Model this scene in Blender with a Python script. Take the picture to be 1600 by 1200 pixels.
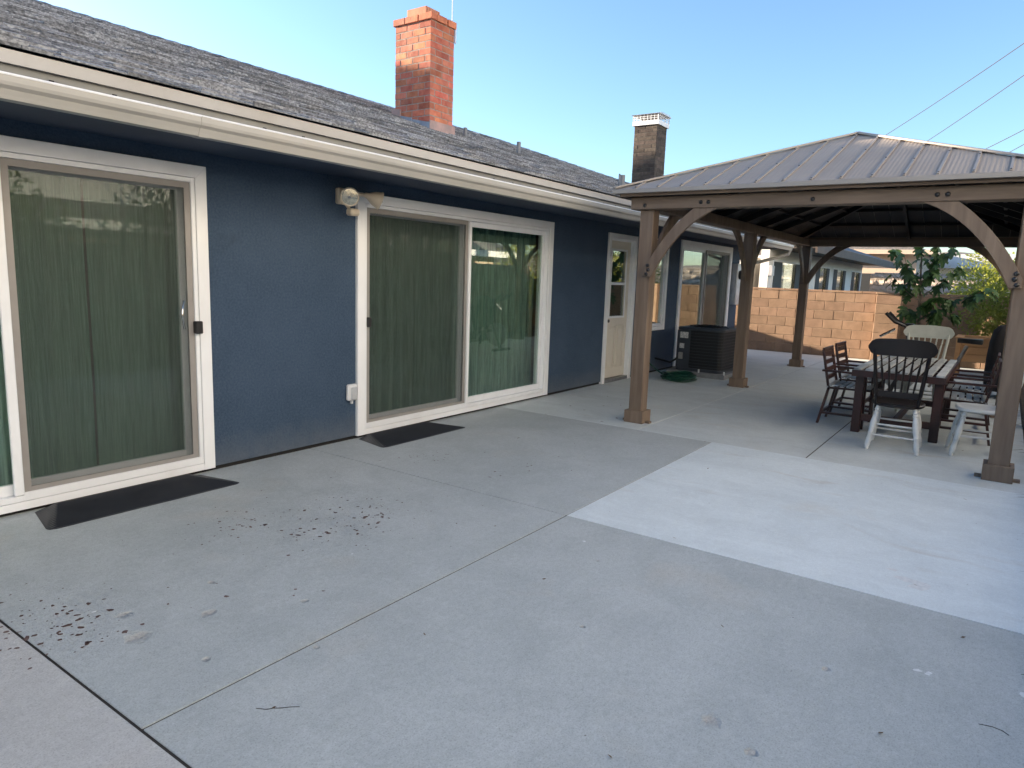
import bpy, math, random
from mathutils import Vector, Matrix
R = math.radians
random.seed(7)
sc = bpy.context.scene
C = sc.collection
for o in list(bpy.data.objects): bpy.data.objects.remove(o)

# ------------------------------------------------------------------ camera
cam_d = bpy.data.cameras.new('camera'); cam = bpy.data.objects.new('camera', cam_d); C.objects.link(cam)
cam_d.sensor_width = 36.0; cam_d.lens = 1087.4 / 1600 * 36; cam_d.clip_end = 2000; cam_d.clip_start = .05
CAM = Vector((0, -4.786, 1.55))
FW = Vector((0.80931952, 0.5667444, -0.15428124)); RT = Vector((0.57766152, -0.81555241, 0.03437219)); UP = Vector((0.10634419, 0.11694041, 0.98742891))
m = Matrix((RT, UP, -FW)).transposed().to_4x4(); m.translation = CAM
cam.matrix_world = m
sc.camera = cam
# ------------------------------------------------------------------ sky, sun, exposure
SUN_EL, SUN_A = 12.0, 76.0             # light travels along (cos a, -sin a) in plan
w = bpy.data.worlds.new('World'); sc.world = w; w.use_nodes = True
wn = w.node_tree.nodes; wl = w.node_tree.links
sky = wn.new('ShaderNodeTexSky'); sky.sky_type = 'NISHITA'; sky.sun_disc = False
sky.sun_elevation = R(SUN_EL); sky.sun_rotation = R(-(90 - SUN_A))
sky.air_density = 1.0; sky.dust_density = 0.9; sky.ozone_density = 3.0; sky.altitude = 300
wl.new(sky.outputs[0], wn['Background'].inputs[0]); wn['Background'].inputs[1].default_value = 0.09
sd = bpy.data.lights.new('sun', 'SUN'); sd.energy = 5.0; sd.angle = R(0.5); sd.color = (1.0, 0.81, 0.60)
sun = bpy.data.objects.new('sun', sd); C.objects.link(sun)
Ld = Vector((math.cos(R(SUN_A)) * math.cos(R(SUN_EL)), -math.sin(R(SUN_A)) * math.cos(R(SUN_EL)), -math.sin(R(SUN_EL))))
sun.rotation_euler = Ld.to_track_quat('-Z', 'Y').to_euler(); sun.location = (-10, 40, 20)
vs = sc.view_settings; vs.view_transform = 'Standard'; vs.look = 'None'; vs.exposure = 2.1; vs.gamma = 1.0; vs.use_curve_mapping = False
sc.cycles.max_bounces = 8; sc.cycles.transparent_max_bounces = 16; sc.cycles.use_denoising = True

# ------------------------------------------------------------------ materials
MATS = {}
def nt(name):
    mt = bpy.data.materials.new(name); mt.use_nodes = True
    n = mt.node_tree.nodes; l = mt.node_tree.links
    MATS[name] = mt
    return mt, n, l, n['Principled BSDF']
def coords(n, l, kind='pos', scale=(1, 1, 1)):
    mp = n.new('ShaderNodeMapping'); mp.inputs['Scale'].default_value = scale
    if kind == 'pos': l.new(n.new('ShaderNodeNewGeometry').outputs['Position'], mp.inputs[0])
    else: l.new(n.new('ShaderNodeTexCoord').outputs['Object'], mp.inputs[0])
    return mp.outputs[0]
def noise(n, l, co, scale, detail=3, rough=.55):
    t = n.new('ShaderNodeTexNoise'); t.inputs['Scale'].default_value = scale; t.inputs['Detail'].default_value = detail; t.inputs['Roughness'].default_value = rough
    l.new(co, t.inputs['Vector']); return t.outputs['Fac']
def ramp(n, l, fac, a, b, ca=(0, 0, 0, 1), cb=(1, 1, 1, 1)):
    r = n.new('ShaderNodeValToRGB'); r.color_ramp.elements[0].position = a; r.color_ramp.elements[1].position = b
    r.color_ramp.elements[0].color = ca; r.color_ramp.elements[1].color = cb
    l.new(fac, r.inputs[0]); return r.outputs[0]
def mixc(n, l, fac, a, b, mode='MIX'):
    x = n.new('ShaderNodeMix'); x.data_type = 'RGBA'; x.blend_type = mode
    for sock, val in ((x.inputs[0], fac), (x.inputs[6], a), (x.inputs[7], b)):
        if isinstance(val, (int, float)): sock.default_value = val
        elif isinstance(val, tuple): sock.default_value = (*val[:3], 1)
        else: l.new(val, sock)
    return x.outputs[2]
def math_(n, l, op, a, b=0.0):
    x = n.new('ShaderNodeMath'); x.operation = op
    for s, v in ((x.inputs[0], a), (x.inputs[1], b)):
        if isinstance(v, (int, float)): s.default_value = v
        else: l.new(v, s)
    return x.outputs[0]
def bump(n, l, bs, h, strength, dist):
    b = n.new('ShaderNodeBump'); b.inputs['Strength'].default_value = strength; b.inputs['Distance'].default_value = dist
    l.new(h, b.inputs['Height']); l.new(b.outputs[0], bs.inputs['Normal']); return b
def pm(name, c1, c2=None, scale=4, rough=.7, bscale=0, bstr=.3, bdist=.004, rnd=0, stretch=(1, 1, 1), metal=0, spec=.5, kind='pos', attr=0, detail=4, lo=.35, hi=.65, grime=None, huev=0):
    mt, n, l, bs = nt(name)
    bs.inputs['Roughness'].default_value = rough; bs.inputs['Metallic'].default_value = metal; bs.inputs['Specular IOR Level'].default_value = spec
    co = coords(n, l, kind, stretch)
    c2 = c2 or c1
    col = mixc(n, l, ramp(n, l, noise(n, l, co, scale, detail), lo, hi), c1, c2)
    if grime:
        col = mixc(n, l, math_(n, l, 'MULTIPLY', ramp(n, l, noise(n, l, coords(n, l, kind, (1, 1, .35)), 2.2, 6, .65), .5, .75), grime[1]), col, grime[0])
    if rnd or attr:
        if attr:
            a = n.new('ShaderNodeAttribute'); a.attribute_name = 'tint'; f = a.outputs['Fac']; amt = attr
        else:
            f = n.new('ShaderNodeObjectInfo').outputs['Random']; amt = rnd
        v = math_(n, l, 'ADD', math_(n, l, 'MULTIPLY', f, 2 * amt), 1 - amt)
        hs = n.new('ShaderNodeHueSaturation'); l.new(v, hs.inputs['Value']); l.new(col, hs.inputs['Color'])
        if huev:
            f2 = math_(n, l, 'FRACT', math_(n, l, 'MULTIPLY', f, 7.31))
            l.new(math_(n, l, 'ADD', math_(n, l, 'MULTIPLY', f2, huev), .5 - huev / 2), hs.inputs['Hue'])
        col = hs.outputs[0]
    l.new(col, bs.inputs['Base Color'])
    if bscale: bump(n, l, bs, noise(n, l, co, bscale, 5, .6), bstr, bdist)
    return mt

def stucco():
    mt, n, l, bs = nt('stucco_navy'); co = coords(n, l)
    big = ramp(n, l, noise(n, l, co, 1.3, 6, .65), .36, .64)
    col = mixc(n, l, big, (.028, .058, .106), (.045, .080, .138))
    sm = ramp(n, l, noise(n, l, co, 60, 3), .35, .7)
    col = mixc(n, l, math_(n, l, 'MULTIPLY', sm, .38), col, (.10, .145, .205))
    patch = ramp(n, l, noise(n, l, co, 3.1, 3), .63, .72)
    col = mixc(n, l, math_(n, l, 'MULTIPLY', patch, .4), col, (.03, .05, .085))
    # dust thrown up from the slab by rain
    sep = n.new('ShaderNodeSeparateXYZ'); l.new(co, sep.inputs[0])
    zz = math_(n, l, 'ADD', sep.outputs[2], math_(n, l, 'MULTIPLY', noise(n, l, co, 7, 5, .7), .28))
    dust = ramp(n, l, zz, .14, .42, (1, 1, 1, 1), (0, 0, 0, 1))
    col = mixc(n, l, math_(n, l, 'MULTIPLY', dust, .34), col, (.20, .21, .22))
    l.new(col, bs.inputs['Base Color']); bs.inputs['Roughness'].default_value = .72; bs.inputs['Specular IOR Level'].default_value = .35
    h = math_(n, l, 'ADD', noise(n, l, co, 45, 5, .7), math_(n, l, 'MULTIPLY', noise(n, l, co, 11, 3), .8))
    bump(n, l, bs, h, 1.0, .014)
stucco()

PITS = [(1.341, -1.977, .062), (1.403, -1.744, .040), (1.637, -2.013, .040), (1.821, -1.739, .022), (2.302, -4.093, .045), (2.221, -4.264, .025), (2.93, -4.354, .022), (1.42, -2.35, .02), (1.75, -2.62, .016), (1.9, -4.3, .026), (3.3, -3.1, .012), (2.6, -3.4, .014), (1.98, -2.25, .022)]
def concrete(name, c1, c2, stain, pits=False, streak=False):
    mt, n, l, bs = nt(name); co = coords(n, l)
    warp = n.new('ShaderNodeTexNoise'); warp.inputs['Scale'].default_value = 1.3; l.new(co, warp.inputs['Vector'])
    cw = n.new('ShaderNodeVectorMath'); cw.operation = 'MULTIPLY_ADD'; l.new(warp.outputs['Color'], cw.inputs[0]); cw.inputs[1].default_value = (.5, .5, 0); l.new(co, cw.inputs[2])
    big = ramp(n, l, noise(n, l, cw.outputs[0], .75, 6, .6), .32, .68)
    col = mixc(n, l, big, c1, c2)
    med = ramp(n, l, noise(n, l, cw.outputs[0], 3.2, 6, .65), .42, .75)
    col = mixc(n, l, math_(n, l, 'MULTIPLY', med, .5), col, tuple(x * .80 for x in c1))
    st = ramp(n, l, noise(n, l, cw.outputs[0], 1.05, 4, .6), .60, .74)
    col = mixc(n, l, math_(n, l, 'MULTIPLY', st, .38), col, stain)
    if streak:
        s = n.new('ShaderNodeMapping'); s.inputs['Scale'].default_value = (2.6, .55, 1); s.inputs['Rotation'].default_value = (0, 0, R(10)); l.new(cw.outputs[0], s.inputs[0])
        sk = noise(n, l, s.outputs[0], 1.6, 7, .62)
        col = mixc(n, l, math_(n, l, 'MULTIPLY', ramp(n, l, sk, .50, .70), .45), col, tuple(min(1, x * 1.10) for x in c2))
        col = mixc(n, l, math_(n, l, 'MULTIPLY', ramp(n, l, sk, .30, .43, (1, 1, 1, 1), (0, 0, 0, 1)), .35), col, tuple(x * .80 for x in c1))
        s2 = n.new('ShaderNodeMapping'); s2.inputs['Scale'].default_value = (4.2, .8, 1); s2.inputs['Location'].default_value = (3, 5, 0); l.new(cw.outputs[0], s2.inputs[0])
        rs = ramp(n, l, noise(n, l, s2.outputs[0], 1.0, 4), .60, .76)
        col = mixc(n, l, math_(n, l, 'MULTIPLY', rs, .35), col, (.40, .31, .20))
    # sand grain
    g = noise(n, l, co, 150, 3, .7)
    col = mixc(n, l, math_(n, l, 'MULTIPLY', ramp(n, l, g, .50, .72),   .75 if not streak else .3), col, tuple(x * .50 for x in c1))
    g2 = noise(n, l, co, 110, 3, .7)
    col = mixc(n, l, math_(n, l, 'MULTIPLY', ramp(n, l, g2, .56, .72), .45), col, tuple(min(1, x * 1.35) for x in c2))
    g3 = noise(n, l, co, 42, 4, .75)
    col = mixc(n, l, math_(n, l, 'MULTIPLY', ramp(n, l, g3, .46, .68), .34 if not streak else .16), col, tuple(x * .62 for x in c1))
    g4 = noise(n, l, co, 17, 5, .75)
    col = mixc(n, l, math_(n, l, 'MULTIPLY', ramp(n, l, g4, .50, .70), .22), col, tuple(min(1, x * 1.22) for x in c2))
    # odd dark specks
    v = n.new('ShaderNodeTexVoronoi'); v.inputs['Scale'].default_value = 9; l.new(co, v.inputs['Vector'])
    sp = ramp(n, l, v.outputs['Distance'], .022, .045, (1, 1, 1, 1), (0, 0, 0, 1))
    sel = ramp(n, l, v.outputs['Color'], .62, .66)
    col = mixc(n, l, math_(n, l, 'MULTIPLY', math_(n, l, 'MULTIPLY', sp, sel), .75), col, (.09, .075, .065))
    h = math_(n, l, 'ADD', math_(n, l, 'MULTIPLY', noise(n, l, co, 150, 3, .7), .35), math_(n, l, 'MULTIPLY', noise(n, l, co, 9, 4), .9))
    if pits:
        tot = None
        wv = n.new('ShaderNodeTexNoise'); wv.inputs['Scale'].default_value = 26; wv.inputs['Detail'].default_value = 4; l.new(co, wv.inputs['Vector'])
        for (px, py, pr) in PITS:
            d = n.new('ShaderNodeVectorMath'); d.operation = 'DISTANCE'; l.new(co, d.inputs[0]); d.inputs[1].default_value = (px, py, 0)
            e = math_(n, l, 'ADD', math_(n, l, 'DIVIDE', d.outputs['Value'], pr), math_(n, l, 'MULTIPLY', wv.outputs['Fac'], 1.6))
            k = ramp(n, l, e, .40, .62, (1, 1, 1, 1), (0, 0, 0, 1)) if False else math_(n, l, 'SUBTRACT', 1.75, e)
            k = math_(n, l, 'MINIMUM', math_(n, l, 'MAXIMUM', math_(n, l, 'MULTIPLY', k, 1.3), 0.0), .85)
            tot = k if tot is None else math_(n, l, 'MAXIMUM', tot, k)
        agg = ramp(n, l, noise(n, l, co, 85, 4, .7), .35, .65)
        pc = mixc(n, l, agg, (.34, .335, .315), (.60, .59, .555))
        col = mixc(n, l, tot, col, pc)
        h = math_(n, l, 'SUBTRACT', h, math_(n, l, 'MULTIPLY', tot, math_(n, l, 'ADD', math_(n, l, 'MULTIPLY', noise(n, l, co, 60, 4, .7), 2.4), 1.2)))
    l.new(col, bs.inputs['Base Color']); bs.inputs['Roughness'].default_value = .8; bs.inputs['Specular IOR Level'].default_value = .35
    bump(n, l, bs, h, .8, .005)
concrete('concrete_grey', (.425, .468, .475), (.515, .555, .56), (.53, .49, .42), pits=True)
concrete('concrete_warm', (.52, .53, .52), (.59, .595, .585), (.57, .50, .43))
concrete('concrete_new', (.65, .725, .755), (.72, .79, .815), (.63, .62, .56), streak=True)
concrete('concrete_old', (.54, .595, .605), (.61, .66, .67), (.58, .565, .52), streak=True)

pm('joint', (.035, .032, .03), rough=.95)
pm('soil', (.09, .065, .045), (.16, .12, .085), 6, .95, 30, .8, .02)
pm('lawn', (.05, .08, .025), (.11, .12, .045), 5, .95, 40, .8, .02)
pm('trim', (.83, .85, .87), (.87, .89, .91), 3, .5, 90, .12, .002, grime=((.62, .59, .53), .3))
pm('vinyl', (.85, .875, .90), (.82, .845, .87), 6, .38, 120, .04, .001, grime=((.55, .53, .49), .22))
pm('door_paint', (.72, .68, .60), (.68, .64, .56), 3, .5, 60, .1, .002)
pm('fascia_strip', (.47, .465, .45), (.41, .40, .38), 3, .6, 40, .2, .003, stretch=(.3, 1, 1), grime=((.34, .31, .27), .5))
pm('grey_vinyl', (.27, .255, .24), (.30, .285, .27), 6, .5)
pm('gutter_paint', (.36, .355, .33), (.41, .40, .375), 2.5, .42, 40, .06, .002, grime=((.42, .38, .31), .35), stretch=(.5, 1, 1))
pm('fascia_paint', (.20, .21, .21), (.26, .27, .265), 3, .6, 40, .2, .003, stretch=(.3, 1, 1), grime=((.14, .135, .125), .45))
pm('soffit_navy', (.035, .05, .082), (.045, .062, .1), 2, .7, 30, .3, .004)
pm('dark_gap', (.012, .012, .013), rough=.9)
pm('room', (.16, .15, .14), rough=.9)
pm('rubber', (.022, .025, .032), (.032, .036, .044), 5, .5, 70, .25, .002, attr=.55)
pm('black_plastic', (.012, .012, .014), (.018, .018, .02), 5, .4)
pm('black_metal', (.014, .014, .016), rough=.35, spec=.6)
pm('black_cloth', (.012, .012, .015), (.02, .02, .024), 8, .85, 25, .5, .01)
pm('chrome', (.7, .7, .7), rough=.22, metal=1)
pm('steel', (.42, .42, .42), (.3, .3, .3), 9, .4, metal=.9)
pm('galvanised', (.50, .52, .55), (.62, .64, .66), 7, .45, metal=.35)
pm('vent_metal', (.17, .18, .19), (.25, .26, .27), 9, .6, metal=.3)
pm('white_metal', (.78, .79, .80), (.68, .69, .70), 7, .45)
pm('lead', (.32, .36, .42), (.22, .25, .30), 9, .55, 30, .5, .004, metal=.3)
pm('pink_flashing', (.50, .33, .29), (.36, .27, .25), 11, .75, 30, .4, .004, grime=((.16, .13, .12), .7))
pm('wood_brown', (.150, .106, .075), (.215, .157, .114), 7, .62, 40, .35, .004, stretch=(2.5, 2.5, .22), rnd=.10)
pm('wood_brown_y', (.150, .106, .075), (.215, .157, .114), 7, .62, 40, .35, .004, stretch=(2.5, .22, 2.5), rnd=.10)
pm('underside_shaded', (.010, .0075, .006), (.014, .010, .008), 2.5, .65, 26, .2, .003, stretch=(.4, .4, 1.5))  # dark-brown gazebo underside; its shade is put into this near-black colour
pm('wood_red', (.026, .008, .0065), (.050, .014, .010), 5, .45, 40, .2, .003, stretch=(.6, .6, .6), rnd=.15)
pm('wood_weathered', (.27, .285, .30), (.43, .45, .465), 7, .42, 60, .3, .002, stretch=(.25, 2, 2), rnd=.42, spec=.6)
pm('chair_dark', (.006, .0035, .0035), (.011, .006, .0055), 7, .45, 50, .1, .002)
pm('chair_white', (.70, .71, .70), (.62, .63, .61), 11, .45, 60, .2, .002, grime=((.30, .27, .23), .55))
pm('chair_grey', (.50, .53, .50), (.44, .47, .44), 9, .5, 60, .1, .002)
pm('planter_wood', (.36, .20, .095), (.44, .26, .13), 5, .65, 30, .2, .003, stretch=(.4, .4, 1.5), rnd=.15)
pm('hose', (.004, .040, .026), (.006, .06, .038), 20, .35)
pm('ac_body', (.032, .040, .054), (.042, .052, .068), 6, .5)
pm('ac_louvre', (.024, .029, .038), rough=.55)
pm('ac_coil', (.010, .012, .016), rough=.6)
pm('pad', (.20, .21, .22), (.26, .27, .28), 9, .85, 60, .3, .003)
pm('sticker', (.66, .66, .64), (.42, .44, .44), 60, .6, lo=.45, hi=.55)
pm('brick_red', (.38, .10, .055), (.54, .18, .10), 9, .85, 60, .7, .006, rnd=.28, grime=((.52, .36, .29), .40), huev=.02)
pm('brick_dark', (.050, .038, .031), (.085, .066, .054), 12, .9, 55, .7, .006, rnd=.40, huev=.03)
pm('mortar', (.36, .30, .26), (.24, .20, .17), 20, .95, 90, .6, .003)
pm('mortar_dark', (.05, .045, .042), (.08, .07, .06), 20, .95, 90, .6, .003)
pm('crown', (.55, .50, .43), (.42, .38, .33), 12, .9, 50, .5, .004)
pm('clay', (.42, .16, .09), (.50, .22, .13), 9, .8, 30, .3, .003)
pm('block', (.225, .148, .098), (.295, .195, .132), 5, .9, 70, .9, .008, rnd=.12, huev=.006, grime=((.26, .17, .12), .4))
pm('block_mortar', (.34, .26, .19), (.20, .15, .11), 12, .95, 60, .6, .004)
pm('split_stone', (.40, .33, .28), (.58, .50, .44), 7, .95, 14, 1.0, .03, rnd=.22)
pm('house_white', (.86, .85, .81), (.82, .81, .77), 2, .8, 60, .3, .004)
pm('house_peach', (.60, .47, .37), (.55, .43, .33), 2, .85, 40, .3, .005)
pm('bounce_wall_cream', (.76, .77, .765), (.72, .73, .725), 2, .85, 40, .3, .005)
pm('shutter', (.028, .032, .036), rough=.6)
pm('fascia_brown', (.075, .055, .045), (.10, .075, .06), 3, .65)
pm('roof_far', (.14, .135, .135), (.22, .21, .21), 14, .9, 40, .6, .01)
pm('roof_white', (.66, .67, .68), (.58, .59, .60), 4, .6)
pm('hill', (.30, .235, .19), (.20, .185, .13), .05, .95, .12, .8, 1.5, detail=8)
pm('bark', (.20, .165, .125), (.12, .10, .075), 12, .9, 30, .8, .01, stretch=(2, 2, .5))
pm('paint_spill', (.10, .062, .058), (.17, .11, .10), 40, .7)
pm('chalk', (.72, .75, .76), (.60, .64, .66), 40, .8)
pm('dry_leaf', (.10, .065, .04), (.17, .11, .06), 30, .8)
pm('wire', (.05, .05, .055), rough=.6)
pm('shingle', (.13, .138, .152), (.33, .345, .37), 45, .85, 140, .9, .005, rnd=.48, detail=4, lo=.4, hi=.62, huev=.015)
pm('shingle_field', (.13, .138, .152), (.33, .345, .37), 45, .85, 140, .9, .005, attr=.48, detail=4, lo=.4, hi=.62, huev=.015)
pm('clear_lens', (.80, .76, .60), (.55, .52, .42), 45, .16, 60, .6, .006, metal=.85)
pm('beige_plastic', (.62, .55, .44), (.56, .49, .38), 12, .5, grime=((.40, .34, .26), .35))

def leafmat(name, c1, c2, trans=.35, rnd=0, attr=.35, rough=.5):
    mt, n, l, bs = nt(name)
    if rnd: f = n.new('ShaderNodeObjectInfo').outputs['Random']
    else:
        a = n.new('ShaderNodeAttribute'); a.attribute_name = 'tint'; f = a.outputs['Fac']
    col = mixc(n, l, f, c1, c2)
    l.new(col, bs.inputs['Base Color']); bs.inputs['Roughness'].default_value = rough
    tr = n.new('ShaderNodeBsdfTranslucent'); l.new(mixc(n, l, .6, col, (.55, .60, .08), 'MIX') if trans > .3 else col, tr.inputs[0])
    ms = n.new('ShaderNodeMixShader'); ms.inputs[0].default_value = trans
    l.new(bs.outputs[0], ms.inputs[1]); l.new(tr.outputs[0], ms.inputs[2]); l.new(ms.outputs[0], n['Material Output'].inputs[0])
leafmat('leaf_fig', (.030, .075, .024), (.080, .155, .045), .28, rnd=1)
leafmat('leaf_citrus', (.045, .085, .018), (.15, .19, .04), .34)
leafmat('leaf_yellow', (.16, .19, .025), (.34, .34, .05), .38)
leafmat('leaf_hedge', (.030, .065, .020), (.085, .13, .035), .3)
leafmat('leaf_blade', (.022, .045, .022), (.055, .085, .04), .15)

def roofmetal(name, axis):
    mt, n, l, bs = nt(name); co = coords(n, l)
    wv = n.new('ShaderNodeTexWave'); wv.wave_type = 'BANDS'; wv.bands_direction = axis; wv.inputs['Scale'].default_value = 9.0; wv.inputs['Distortion'].default_value = 0
    l.new(co, wv.inputs['Vector'])
    col = mixc(n, l, ramp(n, l, noise(n, l, co, 1.6, 5), .3, .7), (.30, .265, .235), (.345, .305, .27))
    hs = n.new('ShaderNodeHueSaturation'); l.new(col, hs.inputs['Color'])
    l.new(math_(n, l, 'ADD', math_(n, l, 'MULTIPLY', n.new('ShaderNodeObjectInfo').outputs['Random'], .12), .94), hs.inputs['Value'])
    l.new(hs.outputs[0], bs.inputs['Base Color']); bs.inputs['Roughness'].default_value = .68; bs.inputs['Specular IOR Level'].default_value = .3
    bump(n, l, bs, wv.outputs['Fac'], .45, .005)
roofmetal('roof_metal_y', 'Y'); roofmetal('roof_metal_x', 'X')
pm('roof_trim', (.30, .27, .245), (.34, .31, .285), 2, .45, metal=.15)

def glass(name, tint=(.90, .95, .92), rough=0.0):
    mt, n, l, bs = nt(name); n.remove(bs)
    t = n.new('ShaderNodeBsdfTransparent'); t.inputs[0].default_value = (*tint, 1)
    g = n.new('ShaderNodeBsdfGlossy'); g.inputs['Roughness'].default_value = rough; g.inputs[0].default_value = (.95, 1, .98, 1)
    co = coords(n, l); b = n.new('ShaderNodeBump'); b.inputs['Strength'].default_value = .025; b.inputs['Distance'].default_value = .01
    l.new(noise(n, l, co, 1.7, 2), b.inputs['Height']); l.new(b.outputs[0], g.inputs['Normal'])
    f = n.new('ShaderNodeFresnel'); bf = n.new('ShaderNodeNewGeometry').outputs['Backfacing']
    l.new(math_(n, l, 'ADD', 1.52, math_(n, l, 'MULTIPLY', bf, 1 / 1.52 - 1.52)), f.inputs[0])
    k = math_(n, l, 'MINIMUM', math_(n, l, 'MULTIPLY', f.outputs[0], 1.7), .95)
    ms = n.new('ShaderNodeMixShader'); l.new(k, ms.inputs[0]); l.new(t.outputs[0], ms.inputs[1]); l.new(g.outputs[0], ms.inputs[2])
    l.new(ms.outputs[0], n['Material Output'].inputs[0])
glass('glass')
def screenmat():
    mt, n, l, bs = nt('insect_screen'); bs.inputs['Base Color'].default_value = (.05, .068, .06, 1); bs.inputs['Roughness'].default_value = .6
    t = n.new('ShaderNodeBsdfTransparent'); ms = n.new('ShaderNodeMixShader'); ms.inputs[0].default_value = .30
    l.new(t.outputs[0], ms.inputs[1]); l.new(bs.outputs[0], ms.inputs[2]); l.new(ms.outputs[0], n['Material Output'].inputs[0])
screenmat()
def curtainmat():
    mt, n, l, bs = nt('curtain'); co = coords(n, l, 'pos', (170, 1, 3))
    th = ramp(n, l, noise(n, l, co, 1, 3, .7), .35, .7)
    co2 = coords(n, l, 'pos', (3, 1, 140)); th2 = ramp(n, l, noise(n, l, co2, 1, 2, .6), .4, .75)
    col = mixc(n, l, th, (.17, .275, .245), (.36, .50, .44)); col = mixc(n, l, math_(n, l, 'MULTIPLY', th2, .25), col, (.14, .23, .20))
    l.new(col, bs.inputs['Base Color']); bs.inputs['Roughness'].default_value = .9; bs.inputs['Specular IOR Level'].default_value = .1
    tr = n.new('ShaderNodeBsdfTranslucent'); l.new(col, tr.inputs[0]); ms = n.new('ShaderNodeMixShader'); ms.inputs[0].default_value = .25
    l.new(bs.outputs[0], ms.inputs[1]); l.new(tr.outputs[0], ms.inputs[2]); l.new(ms.outputs[0], n['Material Output'].inputs[0])
curtainmat()

# ------------------------------------------------------------------ mesh helpers
def wloc(o):
    v = Vector((0, 0, 0))
    while o is not None: v += o.location; o = o.parent
    return v
class MB:
    def __init__(s): s.v = []; s.f = []; s.t = []
    def add(s, vs, fs, tint=None):
        b = len(s.v); s.v += [tuple(x) for x in vs]; s.f += [tuple(i + b for i in f) for f in fs]
        s.t += [tint if tint is not None else .5] * len(fs); return s
    def box(s, x0, x1, y0, y1, z0, z1, tint=None):
        x0, x1 = min(x0, x1), max(x0, x1); y0, y1 = min(y0, y1), max(y0, y1); z0, z1 = min(z0, z1), max(z0, z1)
        return s.add([(x0, y0, z0), (x1, y0, z0), (x1, y1, z0), (x0, y1, z0), (x0, y0, z1), (x1, y0, z1), (x1, y1, z1), (x0, y1, z1)],
                     [(0, 3, 2, 1), (4, 5, 6, 7), (0, 1, 5, 4), (1, 2, 6, 5), (2, 3, 7, 6), (3, 0, 4, 7)], tint)
    def cbox(s, x0, x1, y0, y1, z0, z1, c=.004):      # box with chamfered edges
        X = (x0, x1); Y = (y0, y1); Z = (z0, z1); vs = []; idx = {}
        for i in (0, 1):
            for j in (0, 1):
                for k in (0, 1):
                    sx, sy, sz = (c if i == 0 else -c), (c if j == 0 else -c), (c if k == 0 else -c)
                    p = (X[i], Y[j], Z[k])
                    idx[i, j, k, 'x'] = len(vs); vs.append((p[0], p[1] + sy, p[2] + sz))
                    idx[i, j, k, 'y'] = len(vs); vs.append((p[0] + sx, p[1], p[2] + sz))
                    idx[i, j, k, 'z'] = len(vs); vs.append((p[0] + sx, p[1] + sy, p[2]))
        fs = []
        for a in (0, 1):
            q = [idx[a, 0, 0, 'x'], idx[a, 1, 0, 'x'], idx[a, 1, 1, 'x'], idx[a, 0, 1, 'x']]; fs.append(tuple(q if a else q[::-1]))
            q = [idx[0, a, 0, 'y'], idx[1, a, 0, 'y'], idx[1, a, 1, 'y'], idx[0, a, 1, 'y']]; fs.append(tuple(q[::-1] if a else q))
            q = [idx[0, 0, a, 'z'], idx[1, 0, a, 'z'], idx[1, 1, a, 'z'], idx[0, 1, a, 'z']]; fs.append(tuple(q if a else q[::-1]))
        for a in (0, 1):
            for b in (0, 1):
                q = [idx[a, b, 0, 'x'], idx[a, b, 0, 'y'], idx[a, b, 1, 'y'], idx[a, b, 1, 'x']]; fs.append(tuple(q if a != b else q[::-1]))
                q = [idx[a, 0, b, 'x'], idx[a, 0, b, 'z'], idx[a, 1, b, 'z'], idx[a, 1, b, 'x']]; fs.append(tuple(q[::-1] if a != b else q))
                q = [idx[0, a, b, 'y'], idx[0, a, b, 'z'], idx[1, a, b, 'z'], idx[1, a, b, 'y']]; fs.append(tuple(q if a != b else q[::-1]))
                for k in (0, 1):
                    q = (idx[a, b, k, 'x'], idx[a, b, k, 'y'], idx[a, b, k, 'z']); fs.append(q if (a + b + k) % 2 else q[::-1])
        return s.add(vs, fs)
    def prism(s, poly, axis, a, b):     # poly of 2-D points in the plane normal to axis
        def P(p, t): return {'x': (t, p[0], p[1]), 'y': (p[0], t, p[1]), 'z': (p[0], p[1], t)}[axis]
        n = len(poly)
        return s.add([P(p, a) for p in poly] + [P(p, b) for p in poly],
                     [tuple(range(n))[::-1], tuple(range(n, 2 * n))] + [(i, (i + 1) % n, n + (i + 1) % n, n + i) for i in range(n)])
    def bar(s, p0, p1, w, h, up=(0, 0, 1)):
        p0, p1 = Vector(p0), Vector(p1); d = (p1 - p0).normalized(); u = Vector(up)
        if abs(d.dot(u)) > .95: u = Vector((1, 0, 0))
        a = d.cross(u).normalized(); b = a.cross(d)
        vs = [p + a * sx * w / 2 + b * sy * h / 2 for p in (p0, p1) for sx, sy in ((-1, -1), (1, -1), (1, 1), (-1, 1))]
        return s.add(vs, [(0, 1, 2, 3)[::-1], (4, 5, 6, 7), (0, 1, 5, 4), (1, 2, 6, 5), (2, 3, 7, 6), (3, 0, 4, 7)])
    def tube(s, pts, r, n=8, cap=True):
        pts = [Vector(p) for p in pts]; rs = r if isinstance(r, (list, tuple)) else [r] * len(pts)
        vs = []; prev = None
        for i, p in enumerate(pts):
            d = (pts[min(i + 1, len(pts) - 1)] - pts[max(i - 1, 0)]).normalized()
            if prev is None:
                a = d.cross(Vector((0, 0, 1)) if abs(d.z) < .9 else Vector((1, 0, 0))).normalized()
            else: a = (prev - d * prev.dot(d)).normalized()
            prev = a; b = d.cross(a)
            vs += [p + (a * math.cos(2 * math.pi * k / n) + b * math.sin(2 * math.pi * k / n)) * rs[i] for k in range(n)]
        fs = [(i * n + k, i * n + (k + 1) % n, (i + 1) * n + (k + 1) % n, (i + 1) * n + k) for i in range(len(pts) - 1) for k in range(n)]
        if cap: fs += [tuple(range(n))[::-1], tuple((len(pts) - 1) * n + k for k in range(n))]
        return s.add(vs, fs)
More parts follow.
